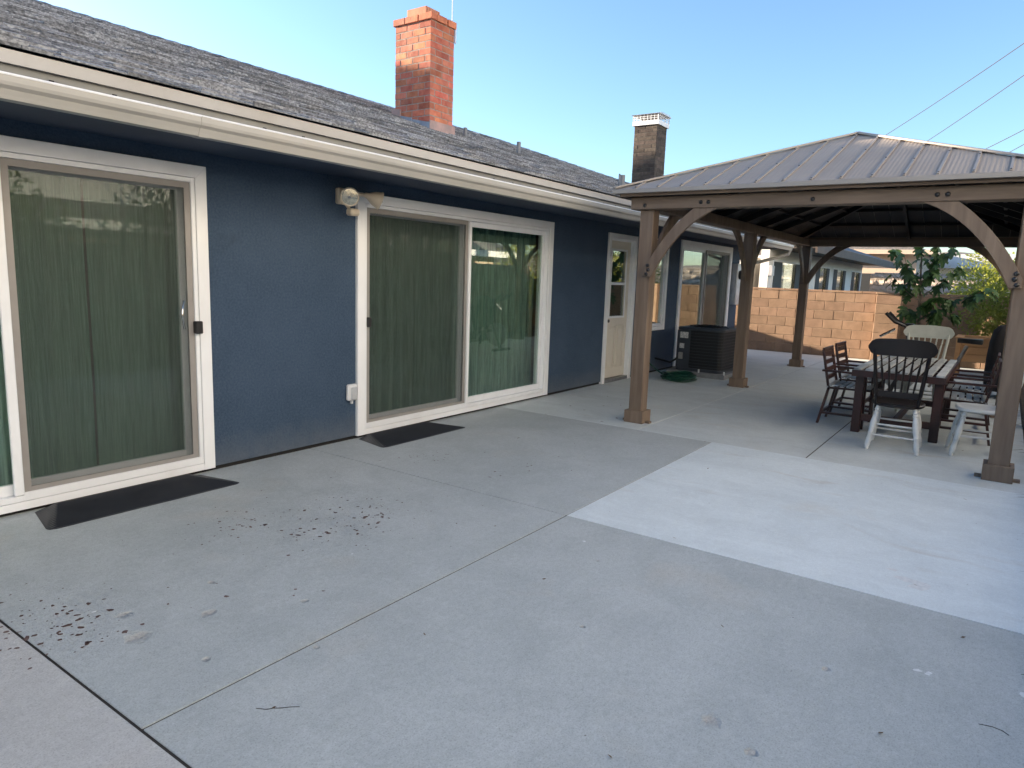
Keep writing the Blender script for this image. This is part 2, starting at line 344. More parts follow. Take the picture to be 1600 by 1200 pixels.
    def mesh(s, name, off=(0, 0, 0), smooth=False):
        me = bpy.data.meshes.new(name); o = Vector(off)
        me.from_pydata([tuple(Vector(v) - o) for v in s.v], [], s.f)
        at = me.attributes.new('tint', 'FLOAT', 'FACE'); at.data.foreach_set('value', s.t)
        if smooth: me.polygons.foreach_set('use_smooth', [True] * len(me.polygons))
        me.update(); return me
    def build(s, name, mat, parent=None, smooth=False, bevel=0):
        me = s.mesh(name, wloc(parent), smooth); me.materials.append(MATS[mat])
        o = bpy.data.objects.new(name, me); C.objects.link(o); o.parent = parent
        if smooth:
            me.shade_smooth() if hasattr(me, 'shade_smooth') else None
            try: me.set_sharp_from_angle(angle=R(38))
            except Exception: pass
        if bevel:
            b = o.modifiers.new('bevel', 'BEVEL'); b.width = bevel; b.segments = 2; b.limit_method = 'ANGLE'
        return o
def piece(name, me, parent, loc, rot=(0, 0, 0), scale=(1, 1, 1)):
    o = bpy.data.objects.new(name, me); C.objects.link(o); o.parent = parent
    o.location = Vector(loc) - wloc(parent); o.rotation_euler = rot; o.scale = scale; return o
def shared(name, mb, mat, smooth=False):
    me = mb.mesh(name, (0, 0, 0), smooth); me.materials.append(MATS[mat]); return me
def tag(o, label, cat, group=None):
    o['label'] = label; o['category'] = cat
    if group: o['group'] = group
    return o
def thing(name, loc, label, cat, group=None):
    o = bpy.data.objects.new(name, None); C.objects.link(o); o.location = loc; o.empty_display_size = .2
    return tag(o, label, cat, group)
def struct(o): o['kind'] = 'structure'; return o
def stuff(o): o['kind'] = 'stuff'; return o
def copy_tree(o, parent=None):
    c = o.copy(); C.objects.link(c); c.parent = parent
    for ch in list(o.children): copy_tree(ch, c)
    return c
def bez(p0, p1, p2, n):
    return [tuple((1 - t) ** 2 * a + 2 * t * (1 - t) * b + t * t * c for a, b, c in zip(p0, p1, p2)) for t in [i / n for i in range(n + 1)]]

# ------------------------------------------------------------------ ground
g = MB(); N = 24; half = 900
g.add([(-half, -half, -.12), (half, -half, -.12), (half, half, -.12), (-half, half, -.12)], [(0, 1, 2, 3)])
struct(g.build('ground', 'soil'))
patio = struct(MB().box(-8, 16.84, -5.12, .3, -.11, -.0045).build('patio', 'joint'))
EDGE = -5.1
def slab(x0, x1, y0, y1, mat, g=(.005, .005, .005, .005)):
    return MB().cbox(x0 + g[0], x1 - g[1], y0 + g[2], y1 - g[3], -.10, 0, .0015).build('concrete_slab', mat, patio)
XB, XA, XC, YP, YQ, YR = 1.05, 3.83, 6.60, -2.58, -1.78, -3.455
slab(-8, XB, EDGE, .28, 'concrete_warm', (0, .007, 0, 0))
slab(XB, XA, YP, .28, 'concrete_grey')
slab(XB, XA, EDGE, YP, 'concrete_grey')
slab(XA, XC, YP, .28, 'concrete_grey')
slab(XA, XC, EDGE, YP, 'concrete_new', (.003, .001, 0, .002))
slab(XC, 10.0, YQ, .28, 'concrete_old', (.002, .003, .003, 0))
slab(XC, 10.0, YR, YQ, 'concrete_old', (.001, .002, .006, .003))
slab(XC, 10.0, EDGE, YR, 'concrete_old', (.001, .002, 0, .006))
slab(10.0, 13.4, YQ, .28, 'concrete_old'); slab(10.0, 13.4, YR, YQ, 'concrete_old'); slab(10.0, 13.4, EDGE, YR, 'concrete_old')
slab(13.4, 16.83, YQ, .28, 'concrete_old'); slab(13.4, 16.83, YR, YQ, 'concrete_old'); slab(13.4, 16.83, EDGE, YR, 'concrete_old')

# spilled paint spots, flat on the slabs
rs = random.Random(3); sp = MB()
def blot(cx, cy, r, el=1.0, ang=0, z=.0022):
    n = 9; pts = []
    for k in range(n):
        a = 2 * math.pi * k / n; rr = r * rs.uniform(.55, 1.25); dx, dy = math.cos(a) * rr * el, math.sin(a) * rr
        pts.append((cx + dx * math.cos(ang) - dy * math.sin(ang), cy + dx * math.sin(ang) + dy * math.cos(ang), z))
    sp.add(pts, [tuple(range(n))])
for cx, cy, sx, sy, n, r in ((2.86, -1.60, .26, .16, 85, .010), (2.45, -1.14, .22, .10, 45, .009), (1.14, -1.66, .15, .13, 62, .011), (4.32, -.96, .14, .10, 26, .007), (4.70, -1.74, .28, .16, 12, .008), (2.2, -1.5, .9, .5, 70, .005), (3.4, -1.3, .8, .55, 60, .005), (1.15, -1.35, .10, .12, 16, .010), (5.2, -1.5, .8, .6, 14, .006), (7.3, -.9, .5, .3, 9, .012)):
    for k in range(int(n * 1.4)):
        blot(rs.gauss(cx, sx), rs.gauss(cy, sy), r * .8 * rs.choice((.35, .4, .5, .6, .8, 1, 1.4)), rs.uniform(.8, 1.8), rs.uniform(0, 3.1))
for x, y, r in ((1.33, -1.90, .022), (1.20, -1.78, .02), (1.23, -1.72, .018), (1.78, -1.93, .018), (2.03, -2.12, .013), (2.95, -1.62, .022), (3.02, -1.70, .02), (2.62, -1.66, .02), (2.72, -1.80, .018), (3.1, -1.5, .018)):
    blot(x, y, r * .6, 1.4, rs.uniform(0, 3))
o = stuff(sp.build('paint_spatter', 'paint_spill')); tag(o, 'dark maroon paint drips spattered over the grey slabs near the doors', 'stain')
lf = MB()
for x, y in ((6.55, -2.53), (5.0, -2.1), (5.6, -2.9), (4.1, -4.563), (4.67, -1.74), (3.35, -2.35), (3.9, -3.3), (2.9, -3.0), (2.1, -2.9), (7.6, -1.2), (8.2, -.6), (9.6, -2.2), (3.6, -4.8), (2.6, -4.6), (1.9, -3.9), (3.0, -3.9), (1.39, -2.83), (4.9, -3.6), (11.2, -3.0), (8.0, -4.6), (6.1, -4.7), (5.4, -1.1)):
    a = rs.uniform(0, 6.28); r = rs.uniform(.008, .017); u = Vector((math.cos(a), math.sin(a), 0)) * r; v = Vector((-u.y, u.x, 0)) * .45
    p = Vector((x, y, .004)); lf.add([p - u, p + v + Vector((0, 0, .004)), p + u + Vector((0, 0, .005)), p - v + Vector((0, 0, .001))], [(0, 1, 2, 3)])
o = stuff(lf.build('leaf_litter', 'dry_leaf')); tag(o, 'scattered dry brown leaf bits lying on the concrete', 'leaves')
cr = MB()
def crack(pts, wd=.004):
    for (a, b), (c, d) in zip(pts, pts[1:]): cr.bar((a, b, .0012), (c, d, .0012), wd, .0012)
crack([(1.352, -2.78), (1.372, -2.815), (1.39, -2.826), (1.41, -2.85), (1.43, -2.866), (1.452, -2.892)], .0025)
crack([(2.89, -4.88), (2.902, -4.92), (2.897, -4.95), (2.88, -4.97)], .003)
o = stuff(cr.build('slab_cracks', 'joint')); tag(o, 'short hairline cracks in the grey slab nearest the camera', 'crack')

sp = MB()
for x, y, r in ((3.16, -4.66, .012), (3.16, -4.70, .013), (3.22, -5.02, .014), (4.12, -4.58, .05), (4.16, -4.52, .035), (4.26, -4.44, .02), (3.5, -2.9, .010), (1.33, -1.62, .006), (2.5, -2.0, .006)): blot(x, y, r, 1.6, rs.uniform(0, 3), .0016)
o = stuff(sp.build('chalk_marks', 'chalk')); tag(o, 'small white scuffs and chips of paint on the slabs at right', 'marks')
# planting bed along the right edge
bed = struct(MB().box(-8, 16.84, -6.39, -5.125, -.115, -.02).build('planting_bed', 'soil'))

# ------------------------------------------------------------------ the blue house
HX0, HX1, YB = -7.5, 15.2, 5.2
house = thing('house', (0, 0, 0), 'single storey navy blue stucco house with white trim and grey shingle roof', 'house')
D1 = (.45, 2.91, .03, 2.235); D2 = (4.335, 7.605, .03, 2.225); D3 = (9.115, 10.06, .0, 2.205); W1 = (10.45, 11.30, .72, 2.22); D4 = (11.85, 14.60, .03, 2.27)
OPEN = [D1, D2, D3, W1, D4]
ZT, ZS = 2.42, 2.335
def wall_open(mb, x0, x1, z0, z1, y0, y1, ops):
    x = x0
    for a, b, c, d in sorted(ops):
        mb.box(x, a, y0, y1, z0, z1)
        if c > z0 + .001: mb.box(a, b, y0, y1, z0, c)
        mb.box(a, b, y0, y1, d, z1); x = b
    mb.box(x, x1, y0, y1, z0, z1)
wm = MB(); INS = .035
wall_open(wm, HX0, HX1, .035, ZT, 0, .16, [(a + INS, b - INS, max(c + (.02 if c > .5 else .0), .035), d - INS) for a, b, c, d in OPEN])
wm.box(HX0, HX0 + .16, .16, YB, .035, ZT); wm.box(HX1 - .16, HX1, .16, 1.0, .035, ZT); wm.box(HX0, 11.3, YB, YB + .16, .035, ZT); wm.box(11.5, HX1, 1.0, 1.1, .035, ZT); wm.prism([(13.85, 1.2), (11.3, 3.75), (11.3, YB), (11.2, YB), (11.2, 1.2)], 'z', .035, ZT)
wall = wm.build('wall', 'stucco_navy', house)
MB().box(HX0 + .01, HX1 - .01, .022, .15, -.09, .036).build('weep_gap', 'dark_gap', house)
rm = MB(); x0, y0, z0, z1 = HX0 + .2, .17, .03, 2.40
for x0, x1, dp in ((HX0 + .2, 8.3, 3.9), (8.4, 11.15, 3.9), (11.35, HX1 - .2, .78)):
    rm.box(x0, x1, y0, y0 + dp, z0 - .02, z0).box(x0, x1, y0 + dp, y0 + dp + .05, z0 - .02, z1 + .01).box(x0, x1, y0, y0 + dp, z1, z1 + .01).box(x0 - .05, x0, y0, y0 + dp + .05, z0 - .02, z1 + .01).box(x1, x1 + .05, y0, y0 + dp + .05, z0 - .02, z1 + .01)
rm.build('room', 'room', house)
# roof
EY, EZ, PT = -.82, 2.53, .354
RY = 3.79; RZ = EZ + PT * (RY - EY); RX1 = 15.97; RXE = RX1 - (RY - EY); RX0 = -8.2; BY = 5.75; BZ = RZ - PT * (BY - RY)
rf = MB()
rf.add([(RX0, EY, EZ), (RX1, EY, EZ), (RXE, RY, RZ), (RX0, RY, RZ)], [(0, 1, 2, 3)])
HY = 1.2; HXc = RX1 - (HY - EY); HZ = EZ + PT * (HY - EY)
rf.add([(RX1, EY, EZ), (RX1, HY, EZ), (HXc, HY, HZ)], [(0, 1, 2)])
rf.add([(RX1, HY, EZ), (RX1, HY, 2.3), (HXc, HY, 2.3), (HXc, HY, HZ)], [(0, 1, 2, 3)])
rf.add([(HXc, HY, HZ), (HXc, HY, 2.3), (RXE, RY, 2.3), (RXE, RY, RZ)], [(0, 1, 2, 3)])
rf.add([(RXE, RY, RZ), (RX0, RY, RZ), (RX0, BY, BZ), (RXE, BY, BZ)], [(0, 3, 2, 1)])
rf.add([(RXE, RY, RZ), (RXE, RY, 2.3), (RXE, BY, 2.3), (RXE, BY, BZ)], [(0, 1, 2, 3)])
rf.add([(RX0, EY, EZ), (RX0, RY, RZ), (RX0, BY, BZ), (RX0, BY, EZ - .1), (RX0, EY, EZ - .1)], [(0, 1, 2, 3, 4)])
rf.add([(RX0, BY, BZ), (RXE, BY, BZ), (RXE, BY, EZ - .1), (RX0, BY, EZ - .1)], [(0, 3, 2, 1)])
roof = rf.build('roof', 'shingle', house)
MB().box(HX0 - .6, RX1 - .06, -.765, .02, ZS, ZS + .02).box(HX1, RX1 - .06, .02, HY - .01, ZS, ZS + .02).build('soffit', 'soffit_navy', house)
MB().box(RX0, RX1 - .03, -.795, -.765, 2.305, 2.512).box(RX1 - .06, RX1 - .03, -.765, HY, 2.305, 2.512).build('fascia', 'fascia_paint', house)
MB().box(RX0, RX1, -.822, -.797, 2.455, 2.518).build('fascia_trim', 'fascia_strip', house)
# shingles: real overlapping pieces
sl = math.sqrt(1 + PT * PT); eu = Vector((0, 1, PT)) / sl; en = Vector((0, -PT, 1)) / sl
EXPO = .125; slope_len = (RY - EY) * sl
rr = random.Random(11)
def shingle_pts(wd, th, base):
    def P(s, t, nn): return Vector((s, 0, 0)) + eu * t + en * nn
    return [P(0, 0, .004), P(wd, 0, .004), P(wd, .165, .0), P(0, .165, .0), P(0, 0, .004 + th), P(wd, 0, .004 + th), P(wd, .165, .004), P(0, .165, .004)]
SF = [(0, 3, 2, 1), (4, 5, 6, 7), (0, 1, 5, 4), (1, 2, 6, 5), (2, 3, 7, 6), (3, 0, 4, 7)]
variants = []
for wd in (.14, .20, .27, .35):
    for th in (.009, .017):
        mb = MB().add(shingle_pts(wd - .004, th, 0), SF); variants.append((wd, shared('shingle', mb, 'shingle'), th))
allsh = []
nc = int(slope_len / EXPO)
for c in range(nc + 1):
    t = c * EXPO - .02; x = RX0 + rr.uniform(0, .3)
    y = EY + t / sl
    xmax = RX1 - max(0, (y - EY)) - .02
    while x < xmax:
        k = rr.randrange(len(variants)); wd = variants[k][0]
        allsh.append((Vector((x, EY, EZ)) + eu * t + en * .002, k)); x += wd
def screen(p):
    v = p - CAM; zc = v.dot(FW)
    if zc < .2: return None
    return (800 + 1087.4 * v.dot(RT) / zc, 600 - 1087.4 * v.dot(UP) / zc, zc)
def key(e):
    q = screen(e[0] + Vector((variants[e[1]][0] / 2, 0, 0)))
    if q is None or not (0 < q[0] < 1600 and 0 < q[1] < 1200): return -1
    return variants[e[1]][0] / q[2] / q[2]
allsh.sort(key=key, reverse=True)
for p, k in allsh[:300]: piece('shingle', variants[k][1], roof, p)
fm = MB()
for p, k in allsh[300:]:
    wd, _, th = variants[k]; fm.add([p + q for q in shingle_pts(wd - .004, th, 0)], SF, rr.random())
# far hip side in the same stuff
hu = Vector((-1, 0, PT)) / sl; hn = Vector((PT, 0, 1)) / sl
for c in range(nc + 1):
    t = c * EXPO - .02; y = EY + max(t, 0) / sl + .05
    while y < HY - .3:
        wd = rr.choice((.2, .3, .4)); p = Vector((RX1, y, EZ)) + hu * t + hn * .002; th = rr.choice((.009, .017))
        def P(s, tt, nn): return p + Vector((0, s, 0)) + hu * tt + hn * nn
        if RX1 - p.x < (y - EY) + .1 and (RX1 - p.x) < 4.6:
            fm.add([P(0, 0, .004), P(wd - .004, 0, .004), P(wd - .004, .165, 0), P(0, .165, 0), P(0, 0, .004 + th), P(wd - .004, 0, .004 + th), P(wd - .004, .165, .004), P(0, .165, .004)], SF, rr.random())
        y += wd
stuff(fm.build('shingle_field', 'shingle_field', roof))
# ridge and hip caps
cap = MB(); cl, cw = .30, .15
for sgn in (-1, 1):
    d = PT * cw
    cap.add([(0, 0, .012), (cl, 0, .030), (cl, sgn * cw, .030 - d), (0, sgn * cw, .012 - d), (0, 0, .0), (cl, 0, .018), (cl, sgn * cw, .018 - d), (0, sgn * cw, -d)], [(0, 1, 2, 3), (7, 6, 5, 4), (1, 5, 6, 2), (0, 3, 7, 4), (3, 2, 6, 7)])
capm = shared('ridge_shingle', cap, 'shingle')
x = RX0
while x < RXE: piece('ridge_shingle', capm, roof, (x, RY, RZ + .012), (0, 0, 0)); x += .2
hd = Vector((1, -1, -PT)).normalized(); hl = (Vector((RX1, EY, EZ)) - Vector((RXE, RY, RZ))).length; k = .02
while k < hl - .1:
    p = Vector((RXE, RY, RZ)) + hd * k
    piece('hip_shingle', capm, roof, p + Vector((0, 0, .02)), (0, math.atan2(PT, math.sqrt(2)), R(-45)), (1, .9, .8)); k += .2
# gutter
prof = [(-.797, 2.392), (-.797, 2.282), (-.862, 2.282), (-.868, 2.30), (-.878, 2.325), (-.896, 2.340), (-.900, 2.356), (-.900, 2.392), (-.888, 2.392), (-.888, 2.384), (-.893, 2.380), (-.893, 2.36), (-.888, 2.346), (-.872, 2.332), (-.860, 2.29), (-.803, 2.29), (-.803, 2.392)]
gut = MB().prism(prof, 'x', RX0, RX1 - .02).build('gutter', 'gutter_paint', house)
MB().tube([(RX0, -.897, 2.389), (RX1 - .02, -.897, 2.389)], .007, 8).build('gutter_lip', 'vinyl', gut, smooth=True)
x = .4
while x < 15.9:
    MB().box(x, x + .022, -.886, -.800, 2.378, 2.386).box(x, x + .022, -.8005, -.7975, 2.378, 2.424).build('gutter_hanger', 'dark_gap', gut); x += .92 if int(x * 10) % 2 else .30
MB().prism([(a - .003 if a < -.85 else a, b - (.003 if b < 2.3 else 0)) for a, b in prof[1:8]] + [(-.797, 2.392)], 'x', 2.36, 2.42).build('gutter_seam', 'gutter_paint', gut)
MB().tube([(15.85, -.85, 2.29), (15.85, -.83, 2.20), (15.62, -.30, 2.02), (15.5, -.06, 1.98), (15.4, -.05, 1.8), (15.4, -.05, .1)], .036, 8).build('downspout', 'gutter_paint', gut)

# doors ------------------------------------------------------------
def frame_box(mb, x0, x1, z0, z1, wl, wr, wb, wt, y0, y1):
    mb.box(x0, x0 + wl, y0, y1, z0, z1); mb.box(x1 - wr, x1, y0, y1, z0, z1)
    mb.box(x0 + wl, x1 - wr, y0, y1, z1 - wt, z1)
    if wb: mb.box(x0 + wl, x1 - wr, y0, y1, z0, z0 + wb)
def casing(x0, x1, z0, z1, wd, y0, y1, wb=0):     # mitred casing boards
    mb = MB()
    mb.prism([(x0, z1), (x1, z1), (x1 - wd, z1 - wd), (x0 + wd, z1 - wd)], 'y', y0, y1)
    mb.prism([(x0, z0), (x0, z1), (x0 + wd, z1 - wd), (x0 + wd, z0)], 'y', y0, y1)
    mb.prism([(x1, z0), (x1 - wd, z0), (x1 - wd, z1 - wd), (x1, z1)], 'y', y0, y1)
    if wb: mb.box(x0 + wd, x1 - wd, y0 + .004, y1, z0, z0 + wb)
    return mb
def slider(d, xm, screen_side, label):
    x0, x1, z0, z1 = d
    door = casing(x0, x1, z0, z1, .085, -.030, .034, .05).build('sliding_door', 'trim', house, bevel=.003); door['label'] = label
    a0, a1, b0, b1 = x0 + .088, x1 - .088, z0 + .053, z1 - .088
    mb = MB(); frame_box(mb, a0, a1, b0, b1, .028, .028, .035, .03, -.022, .13); mb.build('jamb', 'vinyl', door, bevel=.002)
    # two sashes: fixed one behind, moving one behind the screen
    def sash(s0, s1, y, nm):
        mb = MB(); frame_box(mb, s0, s1, b0 + .036, b1 - .031, .055, .055, .065, .055, y, y + .035); mb.build(nm, 'vinyl', door, bevel=.003)
        MB().box(s0 + .056, s1 - .056, y + .014, y + .019, b0 + .102, b1 - .087).build('pane', 'glass', door)
    L, Rr = (a0 + .029, xm + .03), (xm - .03, a1 - .029)
    if screen_side == 'L': sash(*L, .065, 'sliding_sash'); sash(*Rr, .022, 'fixed_sash'); S = (a0 + .030, xm + .012)
    else: sash(*L, .022, 'fixed_sash'); sash(*Rr, .065, 'sliding_sash'); S = (xm - .012, a1 - .030)
    mb = MB(); sw = .042; frame_box(mb, S[0], S[1], b0 + .037, b1 - .032, sw, sw, sw, sw, -.010, .006)
    fr = mb.build('screen_frame', 'grey_vinyl', door)
    MB().box(S[0] + sw + .001, S[1] - sw - .001, -.003, -.001, b0 + .08, b1 - .075).build('screen_mesh', 'insect_screen', fr)
    mb = MB(); mb.box(S[0] - .004, S[1] + .004, -.024, -.011, b0 + .002, b0 + .052).build('bottom_track', 'vinyl', door)
    return door, S, (b0, b1)
d1, S1, zb1 = slider(D1, 1.665, 'R', 'sliding glass door with screen at the left edge of the house')
d2, S2, zb2 = slider(D2, 5.90, 'L', 'wide two panel sliding glass door under the floodlight')
d4, S4, zb4 = slider(D4, 13.16, 'R', 'sliding glass door behind the air conditioner')
MB().cbox(S1[1] - .012, S1[1] + .040, -.060, -.011, 1.055, 1.145, .006).build('latch', 'black_plastic', d1)
hp = [(S1[1] - .075 - .030 * math.sin(math.pi * t), -.012 - .030 * math.sin(math.pi * t), 1.09 + .20 * t) for t in [i / 12 for i in range(13)]]
MB().tube(hp, .007, 8).build('handle', 'chrome', d1, smooth=True)
MB().cbox(S2[0] - .004, S2[0] + .034, -.052, -.011, 1.035, 1.125, .006).build('latch', 'black_plastic', d2)
# white meeting stile beside the screen of the left door
MB().cbox(1.60, 1.652, -.028, -.004, zb1[0] + .04, zb1[1] - .035, .004).build('meeting_stile', 'vinyl', d1)
MB().cbox(5.915, 5.955, -.028, -.004, zb2[0] + .04, zb2[1] - .035, .004).build('meeting_stile', 'vinyl', d2)

# entry door with half light
x0, x1, z0, z1 = D3
ed = casing(x0, x1, z0, z1, .075, -.028, .034).build('entry_door', 'trim', house, bevel=.003); ed['label'] = 'cream half-glazed entry door beside the gazebo post'
MB().box(x0 + .076, x1 - .076, -.012, .13, 0, .05).build('threshold', 'steel', ed)
mb = MB(); frame_box(mb, x0 + .076, x1 - .076, .05, z1 - .076, .02, .02, 0, .02, -.0, .13); mb.build('jamb', 'vinyl', ed)
a0, a1, yb = x0 + .097, x1 - .097, .045
b0, b1 = .06, z1 - .098; gz0, gzm, gz1 = .98, 1.48, b1 - .13
mb = MB(); mb.box(a0, a0 + .13, yb, yb + .04, b0, b1).box(a1 - .13, a1, yb, yb + .04, b0, b1).box(a0 + .13, a1 - .13, yb, yb + .04, b0, gz0).box(a0 + .13, a1 - .13, yb, yb + .04, gz1, b1)
lf_ = mb.build('door_leaf', 'door_paint', ed)
mb = MB(); frame_box(mb, a0 + .115, a1 - .115, gz0 - .015, gz1 + .015, .03, .03, .03, .03, yb - .012, yb - .001); mb.box(a0 + .145, a1 - .145, yb - .012, yb - .001, gzm - .02, gzm + .02); mb.build('glazing_frame', 'vinyl', ed, bevel=.003)
MB().box(a0 + .132, a1 - .132, yb + .015, yb + .02, gzm + .0, gz1 - .001).build('pane', 'glass', ed)
MB().box(a0 + .132, a1 - .132, yb + .015, yb + .02, gz0 + .001, gzm - .003).build('pane', 'glass', ed)
MB().box(a0 + .132, a1 - .132, yb + .026, yb + .030, gz0 + .001, gzm - .003).build('blind', 'dark_gap', ed)
mid = (a0 + a1) / 2
for q0, q1 in ((a0 + .10, mid - .03), (mid + .03, a1 - .10)):
    mb = MB(); frame_box(mb, q0, q1, .20, .86, .018, .018, .018, .018, yb - .016, yb - .001); p = mb.build('door_panel', 'door_paint', ed, bevel=.003)
    MB().cbox(q0 + .035, q1 - .035, yb - .014, yb - .001, .24, .82, .010).build('raised_field', 'door_paint', p)
MB().tube([(a0 + .05, yb - .001, .93), (a0 + .05, yb - .055, .93)], [.012, .026], 12).build('knob', 'black_metal', ed, smooth=True)
# small window right of the entry door
x0, x1, z0, z1 = W1
wd = casing(x0, x1, z0, z1, .07, -.028, .034, .07).build('window', 'trim', house, bevel=.003); wd['label'] = 'narrow window half hidden behind the gazebo post'
mb = MB(); frame_box(mb, x0 + .072, x1 - .072, z0 + .072, z1 - .072, .04, .04, .04, .04, -.0, .06); mb.build('frame', 'vinyl', wd)
MB().box(x0 + .113, x1 - .113, .02, .026, z0 + .113, z1 - .113).build('pane', 'glass', wd)
MB().box(x0 + .1, x1 - .1, .07, .08, z0 + .1, z1 - .1).build('blind', 'soffit_navy', wd)

# curtains
def curtain(x0, x1, z0, z1, y, amp, per, seed, label):
    r = random.Random(seed); mb = MB(); n = int((x1 - x0) / .008); vs = []; ph = [r.uniform(0, 6.28) for _ in range(4)]
    rows = 7
    for j in range(rows + 1):
        zz = z0 + (z1 - z0) * j / rows
        for i in range(n + 1):
            x = x0 + (x1 - x0) * i / n; u = x / per * 2 * math.pi + .9 * math.sin(x * 2.1 + ph[1]) + .5 * math.sin(x * 5.3 + ph[2])
            yy = y + amp * (math.sin(u + ph[0]) + .35 * math.sin(2 * u + ph[3])) * (1 - .12 * j / rows) + .006 * math.sin(3 * zz + x * 4)
            vs.append((x, yy, zz + (.008 * math.sin(u) if j == 0 else 0)))
    fs = [(j * (n + 1) + i, j * (n + 1) + i + 1, (j + 1) * (n + 1) + i + 1, (j + 1) * (n + 1) + i) for j in range(rows) for i in range(n)]
    mb.add(vs, fs); o = mb.build('curtain', 'curtain', smooth=True); tag(o, label, 'curtain', 'sheer curtains behind the glass doors')
curtain(.40, 1.62, .10, 2.26, .27, .016, .21, 1, 'pale green sheer curtain behind the left half of the leftmost door')
curtain(1.60, 2.20, .10, 2.26, .29, .018, .13, 2, 'pale green sheer curtain left of the centre split in the leftmost screened door')
curtain(2.225, 2.95, .10, 2.26, .28, .018, .14, 3, 'pale green sheer curtain beside the handle of the leftmost door')
curtain(4.30, 5.93, .09, 2.25, .30, .040, .15, 4, 'pale green pleated curtain behind the screened left panel of the wide door')
curtain(5.96, 7.62, .09, 2.25, .30, .055, .15, 5, 'pale green pleated curtain behind the right panel of the wide door')

# ramps at the doors
def ramp_mat(x0, x1, y1, h, label):
    mb = MB(); n = 30; rows = []; yb0 = -.034
    cx, cy = .05, .06
    for i in range(n + 1):
        t = i / n; y = yb0 + (y1 - yb0) * t
        z = h * (1 - t) + .004 + (.0065 if i % 2 == 0 and 0 < i < n else 0)
        ins = .085 * (1 - t)          # ends flare out towards the front
        if t > .88: ins += cx * (1 - math.sqrt(max(0, 1 - ((t - .88) / .12) ** 2)))
        rows.append((y, z, ins))
    vs = []
    for y, z, ins in rows:
        e = .11 * z / (h + .006)
        vs += [(x0 + ins - .012, y, .0015), (x0 + ins, y, .005), (x0 + ins + e, y, z), (x1 - ins - e, y, z), (x1 - ins, y, .005), (x1 - ins + .012, y, .0015)]
    fs = [(i * 6 + k, i * 6 + k + 1, i * 6 + 7 + k, i * 6 + 6 + k)[::-1] for i in range(n) for k in range(5)]
    fs += [tuple(range(6)), tuple(n * 6 + k for k in range(6))[::-1]]
    mb.add(vs, fs)
    for q in range(n * 5): mb.t[q] = .95 if (q // 5) % 2 else .12
    o = mb.build('threshold_ramp', 'rubber'); tag(o, label, 'door ramp', 'black rubber ramps at the doors'); return o
ramp_mat(1.62, 2.86, -.43, .027, 'black ribbed rubber ramp at the foot of the leftmost door')
ramp_mat(4.27, 5.43, -.44, .027, 'black rubber ramp at the foot of the wide middle door')

# floodlight
fl = thing('floodlight', (4.17, 0, 2.10), 'twin head beige floodlight with motion sensor above the corner of the wide door', 'floodlight')
MB().cbox(4.10, 4.24, -.055, .0, 2.10, 2.235, .012).build('junction_box', 'beige_plastic', fl)
def head(c, d, L=.105, r=.074):
    c = Vector(c); d = Vector(d).normalized(); b = c - d * L
    h = MB().tube([b - d * .04, b - d * .01, b + d * .012, b + d * .04, b + d * .07, c - d * .014, c - d * .012, c], [.020, .028, .042, .058, .068, r - .002, r + .004, r + .004], 22).build('lamp_head', 'beige_plastic', fl, smooth=True)
    MB().tube([c + d * .0005, c + d * .004, c + d * .010], [r - .008, r - .018, .01], 20).build('lens', 'clear_lens', h, smooth=True)
    MB().tube([c + d * .011, c + d * .017], [.014, .012], 10).build('bulb_tip', 'steel', h)
    return b
tgt = Vector((1.2, -5.2, .2))
c1 = Vector((4.06, -.235, 2.145)); b1_ = head(c1, (-.62, -.72, -.28)); MB().tube([(4.14, -.05, 2.20), (4.12, -.085, 2.20), b1_ + Vector((.02, .03, .01))], .016, 8).build('swivel_arm', 'beige_plastic', fl, smooth=True)
c2 = Vector((4.43, -.215, 2.15)); b2_ = head(c2, (.80, -.48, -.30)); MB().tube([(4.22, -.05, 2.19), (4.26, -.085, 2.195), b2_ - Vector((.02, -.02, -.01))], .016, 8).build('swivel_arm', 'beige_plastic', fl, smooth=True)
MB().cbox(4.135, 4.235, -.175, -.095, 2.005, 2.065, .014).build('motion_sensor', 'beige_plastic', fl); MB().tube([(4.17, -.04, 2.12), (4.18, -.10, 2.06)], .014, 8).build('sensor_arm', 'beige_plastic', fl)
# weatherproof outlet
ob = thing('outlet_box', (4.27, 0, .36), 'small grey weatherproof outlet cover low on the wall beside the wide door', 'outlet')
MB().cbox(4.215, 4.325, -.045, .0, .375, .525, .012).build('cover', 'white_metal', ob); MB().cbox(4.235, 4.305, -.062, -.046, .385, .50, .008).build('lid', 'galvanised', ob); MB().tube([(4.27, -.02, .376), (4.27, -.02, .345)], .014, 8).build('conduit', 'galvanised', ob)
# electric panel by the far slider
ep = thing('electric_panel', (14.86, 0, 1.15), 'pale grey electric meter panel at the far end of the blue wall', 'meter')
MB().cbox(14.70, 15.02, -.13, .0, 1.10, 1.95, .01).build('cabinet', 'galvanised', ep); MB().tube([(14.86, -.13, 1.72), (14.86, -.20, 1.72)], [.095, .085], 16).build('meter', 'black_plastic', ep, smooth=True)

